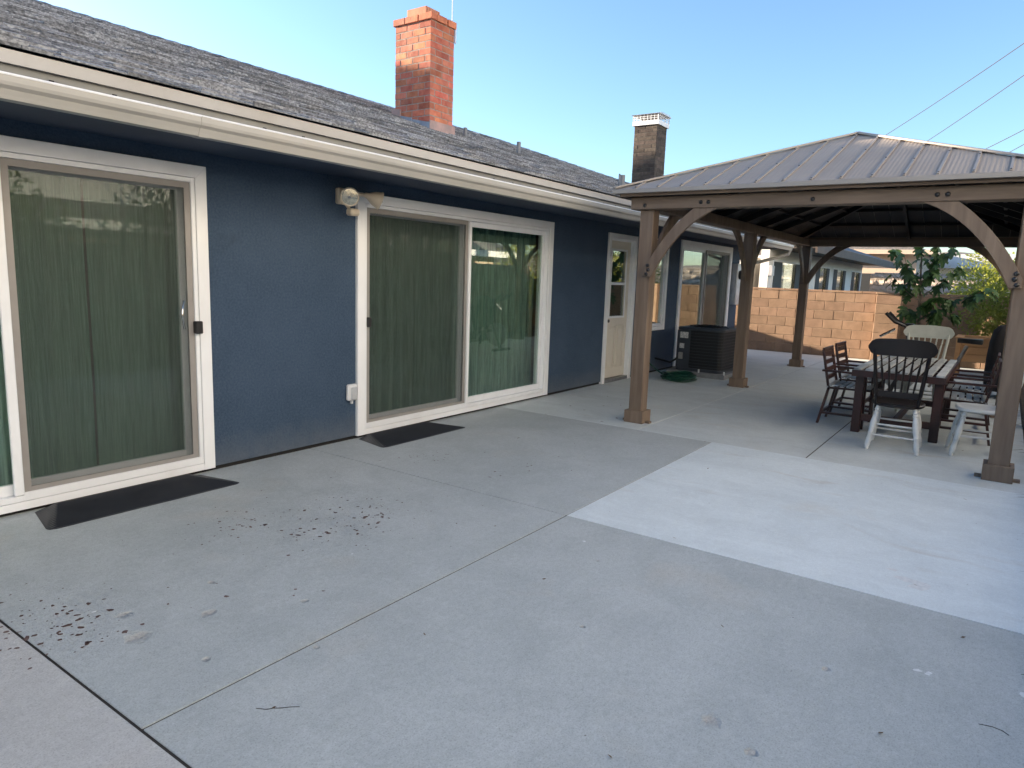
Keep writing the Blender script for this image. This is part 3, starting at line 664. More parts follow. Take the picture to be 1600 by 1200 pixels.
# chimneys -----------------------------------------------------------
def chimney(name, x0, x1, y0, y1, z0, z1, ch, matb, matm, nl, nf, label, zdn=.35):
    mo = MB().box(x0 + .008, x1 - .008, y0 + .008, y1 - .008, z0 - zdn, z1).build(name, matm, house); mo['label'] = label
    r = random.Random(5); dp = .10; j = .005; cache = {}
    def br(cx, cy, cz, lx, ly):
        key = (round(lx, 3), round(ly, 3))
        if key not in cache:
            cache[key] = [shared('brick', MB().cbox(-lx / 2 + j, lx / 2 - j, -ly / 2 + j, ly / 2 - j, -ch / 2 + j, ch / 2 - j, .004), matb) for _ in range(1)]
        piece('brick', cache[key][0], mo, (cx + r.uniform(-.002, .002), cy + r.uniform(-.002, .002), cz), (0, 0, r.uniform(-.008, .008)))
    n = int((z1 - z0) / ch)
    for c in range(-2, n):
        cz = z0 + (c + .5) * ch
        if c % 2:
            L = (y1 - y0) / nl
            for k in range(nl):
                for xx in (x0 + dp / 2, x1 - dp / 2): br(xx, y0 + (k + .5) * L, cz, dp, L)
            L = (x1 - x0 - 2 * dp)
            for yy in (y0 + dp / 2, y1 - dp / 2): br((x0 + x1) / 2, yy, cz, L, dp)
        else:
            L = (x1 - x0) / nf
            for k in range(nf):
                for yy in (y0 + dp / 2, y1 - dp / 2): br(x0 + (k + .5) * L, yy, cz, L, dp)
            L = (y1 - y0 - 2 * dp) / max(1, nl - 1)
            for k in range(max(1, nl - 1)):
                for xx in (x0 + dp / 2, x1 - dp / 2): br(xx, y0 + dp + (k + .5) * L, cz, dp, L)
    return mo, z0 + n * ch
ch1, zt = chimney('chimney', 7.05, 7.52, 1.60, 2.235, 3.40, 4.75, .083, 'brick_red', 'mortar', 3, 2, 'red brick chimney with a clay flue on the ridge')
# corbelled top course, crown and flue
r5 = random.Random(9)
for (lx, ly, cx, cy) in [(.11, .235, 7.08, 1.685), (.11, .235, 7.08, 1.925), (.11, .215, 7.08, 2.15), (.205, .11, 7.24, 1.625), (.17, .11, 7.445, 1.625), (.11, .22, 7.49, 1.80), (.11, .22, 7.49, 2.03), (.40, .11, 7.33, 2.205)]:
    piece('brick', shared('brick', MB().cbox(-lx / 2 + .004, lx / 2 - .004, -ly / 2 + .004, ly / 2 - .004, -.041, .041, .005), 'brick_red'), ch1, (cx, cy, zt + .045))
MB().prism([(7.06, 1.61), (7.50, 1.61), (7.50, 2.225), (7.06, 2.225)], 'z', zt + .02, zt + .088).build('crown', 'crown', ch1)
mb = MB(); 
for a in ((7.15, 7.18, 1.78, 2.12), (7.39, 7.42, 1.78, 2.12), (7.18, 7.39, 1.78, 1.81), (7.18, 7.39, 2.09, 2.12)): mb.box(*a, zt + .08, zt + .225)
mb.build('flue', 'clay', ch1, bevel=.008)
MB().tube([(7.53, 1.66, zt + .02), (7.53, 1.66, zt + 1.6)], .007, 6).build('antenna_mast', 'galvanised', ch1)
MB().box(7.526, 7.55, 1.60, 1.615, zt - .16, zt + .08).box(7.50, 7.55, 1.60, 1.612, zt + .06, zt + .075).build('antenna_bracket', 'galvanised', ch1)
MB().prism([(1.585, 3.30), (1.90, 3.42), (1.90, 3.54), (1.585, 3.47)], 'x', 7.028, 7.046).build('step_flashing', 'lead', ch1)
MB().prism([(1.905, 3.40), (2.10, 3.48), (2.10, 3.60), (1.905, 3.555)], 'x', 7.024, 7.046).build('step_flashing', 'lead', ch1)
MB().prism([(2.105, 3.48), (2.26, 3.52), (2.26, 3.70), (2.105, 3.68)], 'x', 7.022, 7.046).build('step_flashing', 'pink_flashing', ch1)
MB().box(7.035, 7.535, 1.575, 1.595, 3.30, 3.50).build('apron_flashing', 'pink_flashing', ch1)
ch2, zt2 = chimney('chimney', 13.86, 14.36, 1.50, 2.02, 3.15, 4.80, .079, 'brick_dark', 'mortar_dark', 2, 2, 'dark brown brick chimney with a white metal spark screen', 3.2)
a0, a1, b0, b1 = 13.83, 14.39, 1.47, 2.05
mb = MB()
for q in ((a0, a0 + .02, b0, b1), (a1 - .02, a1, b0, b1), (a0 + .02, a1 - .02, b0, b0 + .02), (a0 + .02, a1 - .02, b1 - .02, b1)): mb.box(*q, zt2 - .01, zt2 + .075)
cap_ = mb.build('cap_skirt', 'white_metal', ch2)
mb = MB()
for k in range(8):
    t = k / 7
    for yy in (b0 + .006, b1 - .006): mb.box(a0 + t * (a1 - a0 - .01), a0 + t * (a1 - a0 - .01) + .010, yy - .004, yy + .004, zt2 + .075, zt2 + .20)
    for xx in (a0 + .006, a1 - .006): mb.box(xx - .004, xx + .004, b0 + .012 + t * (b1 - b0 - .034), b0 + .012 + t * (b1 - b0 - .034) + .010, zt2 + .075, zt2 + .20)
for zz in (.115, .155): mb.box(a0 + .001, a0 + .005, b0, b1, zt2 + zz, zt2 + zz + .008).box(a0, a1, b0 + .001, b0 + .005, zt2 + zz, zt2 + zz + .008)
mb.build('cap_screen', 'white_metal', ch2)
MB().prism([(a0 - .03, zt2 + .20), (a1 + .03, zt2 + .20), (a1 - .1, zt2 + .235), (a0 + .1, zt2 + .235)], 'y', b0 - .03, b1 + .03).build('cap_lid', 'galvanised', ch2)
# vent pipes
def vent(x, y, h, r, nm='vent_pipe'):
    z = EZ + PT * (y - EY); MB().tube([(x, y, z - .05), (x, y, z + h)], r, 10).build(nm, 'vent_metal', roof, smooth=True)
vent(8.15, 1.9, .14, .028); vent(9.15, 1.65, .18, .032); vent(10.6, .58, .20, .045); vent(10.38, .52, .21, .015)

# ------------------------------------------------------------------ gazebo
PX = (6.99, 10.54, 14.10); PYL, PYR = -1.595, -4.885
gz = thing('gazebo', (10.55, -3.24, 0), 'brown timber gazebo with a ribbed metal hip roof over the dining set', 'gazebo')
hw = .075
for px in PX:
    for py in (PYL, PYR):
        p = MB().cbox(px - hw, px + hw, py - hw, py + hw, .0, 2.275, .006).build('post', 'wood_brown', gz)
        B = .109
        tr = MB()
        for q in ((px - B, px - hw - .001, py - B, py + B), (px + hw + .001, px + B, py - B, py + B), (px - hw, px + hw, py - B, py - hw - .001), (px - hw, px + hw, py + hw + .001, py + B)): tr.box(*q, .0, .135)
        tr.build('post_base', 'wood_brown', p, bevel=.005)
        mb = MB()
        for sy in (-1, 1): mb.box(px - .03, px + .03, py + sy * (B + .001), py + sy * (B + .05), .0, .022)
        mb.build('anchor_bracket', 'wood_brown', p)
BL, BR_ = PYL + .16, PYR - .16
for px in (PX[0], PX[2]):
    MB().cbox(px - .135, px + .06, BR_, BL, 2.276, 2.398, .005).build('beam', 'wood_brown_y', gz)
for py in (PYL, PYR):
    MB().cbox(PX[0] + .062, PX[2] - .137, py - .075, py + .075, 2.276, 2.398, .005).build('beam', 'wood_brown', gz)
# upper plate under the roof edge
E = .29; GX0, GX1, GY0, GY1 = PX[0] - E, PX[2] + E, PYR - E, PYL + E
mb = MB()
mb.box(GX0 + .05, GX0 + .09, GY0 + .05, GY1 - .05, 2.400, 2.452).box(GX1 - .09, GX1 - .05, GY0 + .05, GY1 - .05, 2.40, 2.452)
mb.box(GX0 + .09, GX1 - .09, GY0 + .05, GY0 + .09, 2.40, 2.452).box(GX0 + .09, GX1 - .09, GY1 - .09, GY1 - .05, 2.40, 2.452)
mb.build('eave_board', 'wood_brown_y', gz)
boltm = shared('bolt', MB().tube([(0, 0, 0), (-.004, 0, 0), (-.010, 0, 0), (-.012, 0, 0)], [.020, .020, .013, .006], 10), 'black_metal', True)
def bolt(x, y, z): piece('bolt', boltm, gz, (x, y, z))
# curved braces: profile in (s, z), s = distance from the post centre along the beam
lo = bez((.775, 2.275), (.36, 2.12), (.105, 1.585), 14); hi = bez((.52, 2.275), (.22, 2.05), (.022, 1.66), 14)
prof = lo + [(.022, 1.585)] + hi[::-1]
def brace(axis, px, py, sgn, off):
    if axis == 'y': poly = [(py + sgn * s, z) for s, z in prof]; mb = MB().prism(poly, 'x', px + off, px + off + .042)
    else: poly = [(px + sgn * s, z) for s, z in prof]; mb = MB().prism(poly, 'y', py + off, py + off + .042)
    b = mb.build('brace', 'wood_brown', gz, bevel=.003)
for px, off in ((PX[0], -hw - .044), (PX[2], -hw - .044)):
    brace('y', px, PYL, -1, off); brace('y', px, PYR, 1, off)
for py, off in ((PYL, -.021), (PYR, -.021)):
    brace2 = [(PX[0], 1), (PX[1], -1), (PX[1], 1), (PX[2], -1)]
    for px, sg in brace2:
        poly = [(px + sg * (s + .055), z) for s, z in prof]
        MB().prism(poly, 'y', py + off, py + off + .042).build('brace', 'wood_brown', gz, bevel=.003)
bx = PX[0] - hw - .045
for py, sg in ((PYL, -1), (PYR, 1)):
    for dy, z in ((.065, 1.70), (.073, 1.655), (.055, 1.61)): bolt(bx, py + sg * dy, z)
    bolt(PX[0] - .136, py, 2.315)
    for dy in (.60, .675): bolt(PX[0] - .136, py + sg * dy, 2.33)
bolt(PX[0] - .136, (PYL + PYR) / 2, 2.325)
# roof sheets
RZ0, RZ1 = 2.470, 3.205; hwid = (GY1 - GY0) / 2; ymid = (GY0 + GY1) / 2; rise = (RZ1 - RZ0) / hwid
def zr(d): return RZ0 + rise * d
PW = .2415
def sheet(pts, mat, nm='roof_panel'):
    n = len(pts); t = Vector((0, 0, .012)); mb = MB()
    mb.add([Vector(p) for p in pts] + [Vector(p) - t for p in pts], [tuple(range(n)), tuple(range(n, 2 * n))[::-1]] + [(i, n + i, n + (i + 1) % n, (i + 1) % n) for i in range(n)])
    o = mb.build(nm, mat, gz); o.data.materials.append(MATS['underside_shaded']); o.data.polygons[1].material_index = 1; return o  # bottom face gets the underside colour with shade painted in
seam = []
def strips(a, b):
    n = round((b - a) / PW); w_ = (b - a) / n
    return [(a + i * w_, a + (i + 1) * w_) for i in range(n)]
for end in (0, 1):
    def X(d): return GX0 + d if end == 0 else GX1 - d
    for ya, yb_ in strips(GY0, GY1):
        da = min(ya - GY0, GY1 - ya); db = min(yb_ - GY0, GY1 - yb_); dm = hwid if ya < ymid < yb_ else None
        pts = [(X(0), ya + .002, zr(0)), (X(0), yb_ - .002, zr(0)), (X(db), yb_ - .002, zr(db))]
        if dm: pts.append((X(hwid), ymid, zr(hwid)))
        pts.append((X(da), ya + .002, zr(da)))
        pts2 = []
        for p in pts:
            if not pts2 or (Vector(p) - Vector(pts2[-1])).length > .004: pts2.append(p)
        pts = pts2 if end == 1 else pts2[::-1]
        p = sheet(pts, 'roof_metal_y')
        if da > .12: seam.append(((X(0), ya, zr(0)), (X(da), ya, zr(da))))
for side in (0, 1):
    def Y(d): return GY0 + d if side == 0 else GY1 - d
    for xa, xb in strips(GX0, GX1):
        da = min(xa - GX0, GX1 - xa, hwid); db = min(xb - GX0, GX1 - xb, hwid)
        pts = [(xa + .002, Y(0), zr(0)), (xb - .002, Y(0), zr(0)), (xb - .002, Y(db), zr(db)), (xa + .002, Y(da), zr(da))]
        pts2 = []
        for p in pts:
            if not pts2 or (Vector(p) - Vector(pts2[-1])).length > .004: pts2.append(p)
        pts = pts2 if side == 0 else pts2[::-1]
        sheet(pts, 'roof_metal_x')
        if da > .12: seam.append(((xa, Y(0), zr(0)), (xa, Y(da), zr(da))))
for a, b in seam:
    a, b = Vector(a), Vector(b); s_ = MB().bar(a + Vector((0, 0, .006)), b + Vector((0, 0, .006)), .020, .016).build('roof_seam', 'roof_trim', gz)
    d = b - a; n_ = max(1, int(d.length / .55)); mb = MB()
    for k in range(n_ + 1):
        p = a + d * ((k + .04) / (n_ + .3)); mb.tube([p + Vector((0, 0, .012)), p + Vector((0, 0, .019))], [.010, .006], 6)
    mb.build('screws', 'black_metal', s_)
# hip and ridge caps, drip edge
def hipcap(a, b): 
    a, b = Vector(a), Vector(b); u = Vector((0, 0, .014)); MB().bar(a + u, b + u, .075, .022).build('hip_cap', 'roof_trim', gz, bevel=.006)
pk0, pk1 = (GX0 + hwid, ymid, RZ1), (GX1 - hwid, ymid, RZ1)
for c_, p_ in (((GX0, GY0, RZ0), pk0), ((GX0, GY1, RZ0), pk0), ((GX1, GY0, RZ0), pk1), ((GX1, GY1, RZ0), pk1), (pk0, pk1)): hipcap(c_, p_)
mb = MB(); t_ = .012
mb.box(GX0 - t_, GX0 + .012, GY0 - t_, GY1 + t_, RZ0 - .046, RZ0 - .002).box(GX1 - .012, GX1 + t_, GY0 - t_, GY1 + t_, RZ0 - .046, RZ0 - .002)
mb.box(GX0 + .012, GX1 - .012, GY0 - t_, GY0 + .012, RZ0 - .046, RZ0 - .002).box(GX0 + .012, GX1 - .012, GY1 - .012, GY1 + t_, RZ0 - .046, RZ0 - .002)
mb.build('drip_edge', 'roof_trim', gz, bevel=.005)
# rafters and purlins underneath
def raf(a, b, w_=.045, h_=.085):
    u = Vector((0, 0, -.065)); MB().bar(Vector(a) + u, Vector(b) + u, w_, h_).build('rafter', 'underside_shaded', gz)
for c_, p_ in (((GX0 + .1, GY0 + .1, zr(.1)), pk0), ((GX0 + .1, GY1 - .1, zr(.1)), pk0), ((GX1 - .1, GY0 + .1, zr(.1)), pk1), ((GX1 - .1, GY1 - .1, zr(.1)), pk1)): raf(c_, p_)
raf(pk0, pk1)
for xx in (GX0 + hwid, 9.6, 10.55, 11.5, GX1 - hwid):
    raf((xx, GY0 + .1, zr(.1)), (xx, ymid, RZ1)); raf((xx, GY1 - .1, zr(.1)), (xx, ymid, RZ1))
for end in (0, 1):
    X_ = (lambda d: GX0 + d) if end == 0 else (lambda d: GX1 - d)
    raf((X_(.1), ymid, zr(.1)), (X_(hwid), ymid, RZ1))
for d in (.55, 1.05, 1.5):
    for yy in (GY0 + d, GY1 - d): MB().box(GX0 + d, GX1 - d, yy - .02, yy + .02, zr(d) - .055, zr(d) - .02).build('purlin', 'underside_shaded', gz)
    for xx in (GX0 + d, GX1 - d): MB().box(xx - .02, xx + .02, GY0 + d + .021, GY1 - d - .021, zr(d) - .055, zr(d) - .02).build('purlin', 'underside_shaded', gz)

# ------------------------------------------------------------------ garden block walls
def block_wall(name, label, x, y0, y1, rows, bw, bh, mat, matm, nm, depth, z0=0, rough=0, seed=1, capn=True):
    t = thing(name, (x, (y0 + y1) / 2, z0), label, 'wall')
    MB().box(x + .010, x + depth - .01, y0, y1, z0 - .1, z0 + rows * bh - .004).build('core', matm, t)
    r = random.Random(seed); cache = {}
    def bl(yc, wd, zc, nm_=nm, h=bh):
        k = (round(wd, 2), round(h, 3))
        if k not in cache:
            out = []
            for q in range(3 if rough else 1):
                mb = MB().cbox(0, depth, -wd / 2 + .005, wd / 2 - .005, -h / 2 + .005, h / 2 - .005, .006)
                if rough:
                    rr_ = random.Random(q); a0_, a1_, c0_, c1_ = -wd / 2 + .008, wd / 2 - .008, -h / 2 + .008, h / 2 - .008
                    gv = [(-(rough if 0 < i < 3 and 0 < j < 2 else .0) * rr_.uniform(.4, 1.3) - .003, a0_ + (a1_ - a0_) * i / 3, c0_ + (c1_ - c0_) * j / 2) for j in range(3) for i in range(4)]
                    mb.add(gv, [(j * 4 + i, (j + 1) * 4 + i, (j + 1) * 4 + i + 1, j * 4 + i + 1) for j in range(2) for i in range(3)])
                out.append(shared(nm_, mb, mat))
            cache[k] = out
        piece(nm_, r.choice(cache[k]), t, (x + r.uniform(-.004, .004), yc, zc), (0, r.uniform(-.006, .006), r.uniform(-.007, .007)))
    for i in range(rows):
        y = y1 - (bw / 2 if i % 2 else 0); zc = z0 + (i + .5) * bh
        if i % 2: bl(y1 - bw / 4, bw / 2, zc)
        while y > y0 + .05:
            wd = min(bw, y - y0); bl(y - wd / 2, wd, zc); y -= bw
    if capn:
        y = y1 - .13
        while y > y0 + .05:
            wd = min(bw, y - y0)
            k = 'cap%.2f' % wd
            if k not in cache: cache[k] = shared('cap_block', MB().cbox(-.012, depth + .012, -wd / 2 + .004, wd / 2 - .004, 0, .048, .006), mat)
            piece('cap_block', cache[k], t, (x + r.uniform(-.003, .003), y - wd / 2, z0 + rows * bh), (0, 0, r.uniform(-.006, .006))); y -= bw
    return t
bwall = block_wall('block_wall', 'tan concrete block garden wall across the far end of the patio', 16.85, -6.38, 3.2, 7, .405, .203, 'block', 'block_mortar', 'block', .15)
MB().box(16.505, 16.845, -2.985, -2.535, -.1, 1.415).build('pilaster_core', 'block_mortar', bwall)
pbm = shared('pilaster_block', MB().cbox(-.355, -.003, -.232, .232, -.098, .098, .006), 'block')
for i in range(7): piece('pilaster_block', pbm, bwall, (16.85, -2.76, (i + .5) * .203))
piece('cap_block', shared('cap_block', MB().cbox(-.375, -.016, -.245, .245, 0, .048, .006), 'block'), bwall, (16.85, -2.76, 7 * .203))
sg = thing('shadow_gate', (15.6, 6.0, 0), 'unseen wooden gate added past the blue house to shadow the block wall', 'gate')  # added gate; its top edge casts the diagonal shadow on the block wall
for k in range(22): MB().cbox(13.4 + k * .155, 13.4 + k * .155 + .148, 6.0, 6.022, .04, 1.76, .003).build('board', 'planter_wood', sg)
MB().box(13.4, 16.8, 6.023, 6.06, .3, .4).box(13.4, 16.8, 6.023, 6.06, 1.4, 1.5).build('rail', 'planter_wood', sg)
# long side wall on the yard side (mostly outside the frame, seen in the glass)
sw_ = thing('side_block_wall', (4.4, -6.45, 0), 'long tan block wall along the right side of the yard, mirrored in the doors', 'wall')
mb = MB().box(-8, 16.8, -6.55, -6.41, -.1, 1.82); mb.build('core', 'block_mortar', sw_)
mb = MB(); r8 = random.Random(8)
for i in range(9):
    x = -8 + (.2 if i % 2 else 0)
    while x < 16.4: mb.box(x + .005, x + .4, -6.56, -6.40, i * .203 + .005, (i + 1) * .203 - .005, r8.random()); x += .405
stuff(mb.build('blocks', 'block', sw_))

# ------------------------------------------------------------------ furniture
table = thing('dining_table', (9.05, -3.96, 0), 'dark red-brown patio table with weathered slatted top under the gazebo', 'table')
TX0, TX1, TY0, TY1, TH = 8.02, 10.10, -4.385, -3.535, .70
for tx in (TX0 + .22, TX1 - .22):
    for ty in (TY0 + .06, TY1 - .06): MB().cbox(tx - .042, tx + .042, ty - .042, ty + .042, 0, TH - .03, .004).build('leg', 'wood_red', table)
mb = MB(); frame_box(mb, TX0, TX1, 0, 1, 0, 0, 0, 0, 0, 0) if False else None
fr = MB(); fr.box(TX0, TX0 + .05, TY0, TY1, TH - .075, TH - .008).box(TX1 - .05, TX1, TY0, TY1, TH - .075, TH - .008).box(TX0 + .05, TX1 - .05, TY0, TY0 + .05, TH - .075, TH - .008).box(TX0 + .05, TX1 - .05, TY1 - .05, TY1, TH - .075, TH - .008)
for k in range(1, 4):
    xx = TX0 + (TX1 - TX0) * k / 4; fr.box(xx - .03, xx + .03, TY0 + .05, TY1 - .05, TH - .06, TH - .010)
fr.build('apron', 'wood_red', table)
mb = MB().box(TX0 + .26, TX1 - .26, -3.98, -3.94, .13, .20).box(TX0 + .20, TX0 + .25, TY0 + .10, TY1 - .10, .13, .20).box(TX1 - .25, TX1 - .20, TY0 + .10, TY1 - .10, .13, .20); mb.build('stretcher', 'wood_red', table)
ncol, nrow = 8, 4; cw_ = (TY1 - TY0) / ncol; rw_ = (TX1 - TX0) / nrow
slm = shared('slat', MB().cbox(-rw_ / 2 + .014, rw_ / 2 - .014, -cw_ / 2 + .017, cw_ / 2 - .017, -.009, .013, .003), 'wood_weathered')
for i in range(nrow):
    for j in range(ncol): piece('slat', slm, table, (TX0 + (i + .5) * rw_, TY0 + (j + .5) * cw_, TH + random.uniform(-.001, .001)))

def turned(p0, p1, r):      # turned spindle with rings and bulges
    p0, p1 = Vector(p0), Vector(p1); pr = [(0, .62), (.06, .68), (.10, .92), (.13, .62), (.16, .95), (.19, .66), (.24, .8), (.40, 1.08), (.52, 1.0), (.60, .78), (.63, 1.02), (.66, .74), (.80, .95), (.90, .88), (.93, .62), (.96, .78), (1, .50)]
    return MB().tube([p0 + (p1 - p0) * t for t, _ in pr], [r * k for _, k in pr], 10)
def windsor(seatm, legm, backm, loc, rz, label, arms=False):
    t = thing('windsor_chair', (0, 0, 0), label, 'chair', 'turned wooden dining chairs')
    n = 28; pts = []
    for k in range(n):
        a = 2 * math.pi * k / n; ca, sa = math.cos(a), math.sin(a)
        e = .62; x = .215 * math.copysign(abs(ca) ** e, ca); y = (.225 + .018 * ca) * math.copysign(abs(sa) ** e, sa); pts.append((x + .02, y))
    mb = MB(); rings = [(.90, .425), (1.0, .438), (1.0, .455), (.96, .464), (.75, .458), (.35, .452)]
    vs = [(.02 + (x - .02) * s, y * s, z) for s, z in rings for x, y in pts]
    fs = [(r_ * n + k, r_ * n + (k + 1) % n, (r_ + 1) * n + (k + 1) % n, (r_ + 1) * n + k) for r_ in range(len(rings) - 1) for k in range(n)] + [tuple(range(n))[::-1], tuple((len(rings) - 1) * n + k for k in range(n))]
    mb.add(vs, fs); mb.build('seat', seatm, t, smooth=True)
    tops = {}
    for sx in (-1, 1):
        for sy in (-1, 1):
            a, b = Vector((.02 + sx * .145, sy * .155, .432)), Vector((.02 + sx * .225, sy * .215, 0)); tops[sx, sy] = (a, b)
            turned(a, b, .027).build('leg', legm, t, smooth=True)
    def P(sx, sy, f): a, b = tops[sx, sy]; return a + (b - a) * f
    for f in (.42, .66):
        for sx in (-1, 1): MB().tube([P(sx, -1, f), (P(sx, -1, f) + P(sx, 1, f)) / 2, P(sx, 1, f)], [.007, .0105, .007], 8).build('stretcher', legm, t, smooth=True)
    for sy in (-1, 1): MB().tube([P(-1, sy, .54), (P(-1, sy, .54) + P(1, sy, .54)) / 2, P(1, sy, .54)], [.007, .011, .007], 8).build('stretcher', legm, t, smooth=True)
    for sy in (-1, 1):
        a, b = Vector((-.155, sy * .175, .455)), Vector((-.275, sy * .228, .985)); pr = [(0, .014), (.12, .017), (.16, .012), (.2, .018), (.5, .019), (.75, .016), (.8, .019), (1, .015)]
        MB().tube([a + (b - a) * q for q, _ in pr], [k for _, k in pr], 10).build('back_post', backm, t, smooth=True)
    # crest rail, curved in plan, with rounded ends
    m_ = 22; W_ = .285; vs = []; fs = []
    for i in range(m_ + 1):
        y = -W_ + 2 * W_ * i / m_; s = abs(y) / W_; half_ = .082 * max(.02, (1 - max(0, (s - .62) / .38) ** 2.6)) ** .5 * (1.0 - .06 * s)
        xc = -.292 + .035 * s * s; zc = 1.0 + .012 * (1 - s * s)
        for dx, dz in ((-.011, -half_), (.011, -half_), (.011 - .018, half_), (-.011 - .018, half_)): vs.append((xc + dx + .0, y, zc + dz))
    for i in range(m_):
        for k in range(4): fs.append((i * 4 + k, i * 4 + (k + 1) % 4, (i + 1) * 4 + (k + 1) % 4, (i + 1) * 4 + k))
    fs += [(0, 1, 2, 3)[::-1], tuple(m_ * 4 + k for k in range(4))]
    MB().add(vs, fs).build('crest_rail', backm, t, smooth=True)
    vs = []; fs = []
    for i in range(13):
        y = -.185 + .37 * i / 12; s = abs(y) / .185; xc = -.178 + .012 * s * s
        for dx, dz in ((-.009, .525), (.009, .525), (.001, .583), (-.017, .583)): vs.append((xc + dx, y, dz))
    for i in range(12):
        for k in range(4): fs.append((i * 4 + k, i * 4 + (k + 1) % 4, (i + 1) * 4 + (k + 1) % 4, (i + 1) * 4 + k))
    fs += [(0, 1, 2, 3)[::-1], tuple(48 + k for k in range(4))]
    MB().add(vs, fs).build('back_rail', backm, t)
    for k in range(6):
        y = -.125 + .05 * k; turned((-.280 + .02 * (y / .2) ** 2, y * 1.35, .93), (-.183, y, .58), .0105).build('spindle', backm, t, smooth=True)
    t.location = loc; t.rotation_euler = (0, 0, rz); return t
windsor('chair_dark', 'chair_white', 'chair_dark', (7.62, -4.035, 0), R(2), 'dark brown spindle-back chair with white turned legs nearest the camera')
windsor('chair_white', 'chair_white', 'chair_white', (7.93, -4.73, 0), R(97), 'white turned-leg chair with bare white seat beside the right front post')
windsor('chair_grey', 'chair_grey', 'chair_grey', (10.24, -4.0, 0), R(180), 'pale grey-white spindle-back chair at the far end of the table')

def patio_chair(loc, rz, label):
    t = thing('slatted_chair', (0, 0, 0), label, 'chair', 'red-brown slatted patio chairs')
    Wd = .26
    for sy in (-1, 1):
        y = sy * Wd
        MB().bar((-.275, y - sy * .025, 0), (-.19, y - sy * .025, .42), .024, .045, (0, 1, 0)).build('leg', 'wood_red', t)
        MB().bar((.19, y, 0), (.18, y, .60), .024, .048, (0, 1, 0)).build('leg', 'wood_red', t)
        MB().bar((-.25, y - sy * .012, .13), (.19, y - sy * .012, .13), .022, .05, (0, 1, 0)).build('side_stretcher', 'wood_red', t)
        MB().bar((-.19, y - sy * .025, .40), (-.285, y - sy * .025, .84), .022, .045, (0, 1, 0)).build('back_stile', 'wood_red', t)
        MB().cbox(-.27, .22, y - .028, y + .028, .60, .622, .004).build('armrest', 'wood_red', t)
        mb = MB(); 
        for bx_, bz in ((.18, .43), (-.20, .43)): mb.tube([(bx_, y - sy * .012, bz), (bx_, y + sy * .016, bz)], .010, 8)
        mb.build('pivot_bolt', 'steel', t)
        MB().bar((-.21, y - sy * .05, .415), (.23, y - sy * .05, .425), .02, .04, (0, 1, 0)).build('seat_rail', 'wood_red', t)
    for k in range(7):
        x = -.185 + .066 * k; MB().cbox(x - .025, x + .025, -.235, .235, .440, .456, .003).build('seat_slat', 'wood_weathered', t)
    for k, z in enumerate((.53, .615, .70, .785)):
        x = -.19 - .095 * (z - .40) / .44; MB().bar((x, -.235, z), (x, .235, z), .018, .05).build('back_slat', 'wood_red', t)
    MB().cbox(-.293, -.271, -.255, .255, .815, .862, .004).build('top_rail', 'wood_red', t)
    MB().bar((.0, 0, 0), (.0, 0, 0.01), .01, .01) if False else None
    for x, z in ((-.25, .13), (.185, .30)): MB().bar((x, -.25, z), (x, .25, z), .02, .035).build('foot_rail', 'wood_red', t)
    MB().bar((-.2, 0, .055), (-.2, 0, .8), .03, .012).build('back_splat', 'wood_red', t) if False else None
    t.location = loc; t.rotation_euler = (0, 0, rz); return t
patio_chair((8.68, -3.44, 0), R(-90), 'red-brown slatted armchair on the left of the table, nearer the camera')
patio_chair((9.52, -3.42, 0), R(-92), 'red-brown slatted armchair on the left of the table, farther from the camera')
patio_chair((8.72, -4.52, 0), R(92), 'red-brown slatted armchair on the right of the table, nearer the camera')
patio_chair((9.58, -4.50, 0), R(90), 'red-brown slatted armchair on the right of the table, farther from the camera')

# exercise bike behind the table
bk = thing('exercise_bike', (11.5, -3.95, 0), 'black exercise bike with upturned handlebars standing behind the table', 'exercise bike')
BXc = 11.5
MB().bar((BXc - .28, -3.50, .04), (BXc + .28, -3.50, .04), .07, .05).build('front_foot', 'black_metal', bk)
MB().bar((BXc - .28, -4.62, .04), (BXc + .28, -4.62, .04), .07, .05).build('rear_foot', 'black_metal', bk)
MB().tube([(BXc, -3.52, .06), (BXc, -3.72, .55), (BXc, -3.66, .98)], [.035, .03, .025], 10).build('front_column', 'black_metal', bk, smooth=True)
MB().tube([(BXc, -4.60, .06), (BXc, -4.20, .34), (BXc, -3.72, .42)], .035, 10).build('main_frame', 'black_metal', bk, smooth=True)
MB().tube([(BXc, -4.22, .30), (BXc, -4.40, .80)], [.03, .022], 10).build('seat_post', 'steel', bk, smooth=True)
mb = MB(); mb.tube([(BXc - .02, -3.62, .34), (BXc + .02, -3.62, .34)], .24, 24).build('flywheel', 'steel', bk, smooth=True)
sad = [( -.14, .115), (-.13, .13), (-.05, .105), (.04, .055), (.12, .025), (.16, .018)]
poly = [(BXc + w_, -4.44 + y) for y, w_ in sad] + [(BXc - w_, -4.44 + y) for y, w_ in sad[::-1]]
MB().prism(poly, 'z', .835, .90).build('saddle', 'black_plastic', bk, bevel=.02)
for sx in (-1, 1):
    MB().tube([(BXc, -3.66, .98), (BXc + sx * .10, -3.62, 1.03), (BXc + sx * .17, -3.50, 1.08), (BXc + sx * .17, -3.38, 1.20)], [.018, .02, .022, .024], 10).build('handlebar', 'black_plastic', bk, smooth=True)
    MB().tube([(BXc + sx * .06, -3.64, 1.02), (BXc + sx * .07, -3.50, 1.09), (BXc + sx * .07, -3.42, 1.16)], .022, 8).build('arm_rest', 'black_plastic', bk, smooth=True)
MB().cbox(BXc - .07, BXc + .07, -3.74, -3.62, .98, 1.06, .015).build('console', 'black_plastic', bk)
MB().tube([(BXc - .17, -3.52, .98), (BXc - .22, -3.34, .86)], .018, 8).build('chrome_lever', 'chrome', bk, smooth=True)
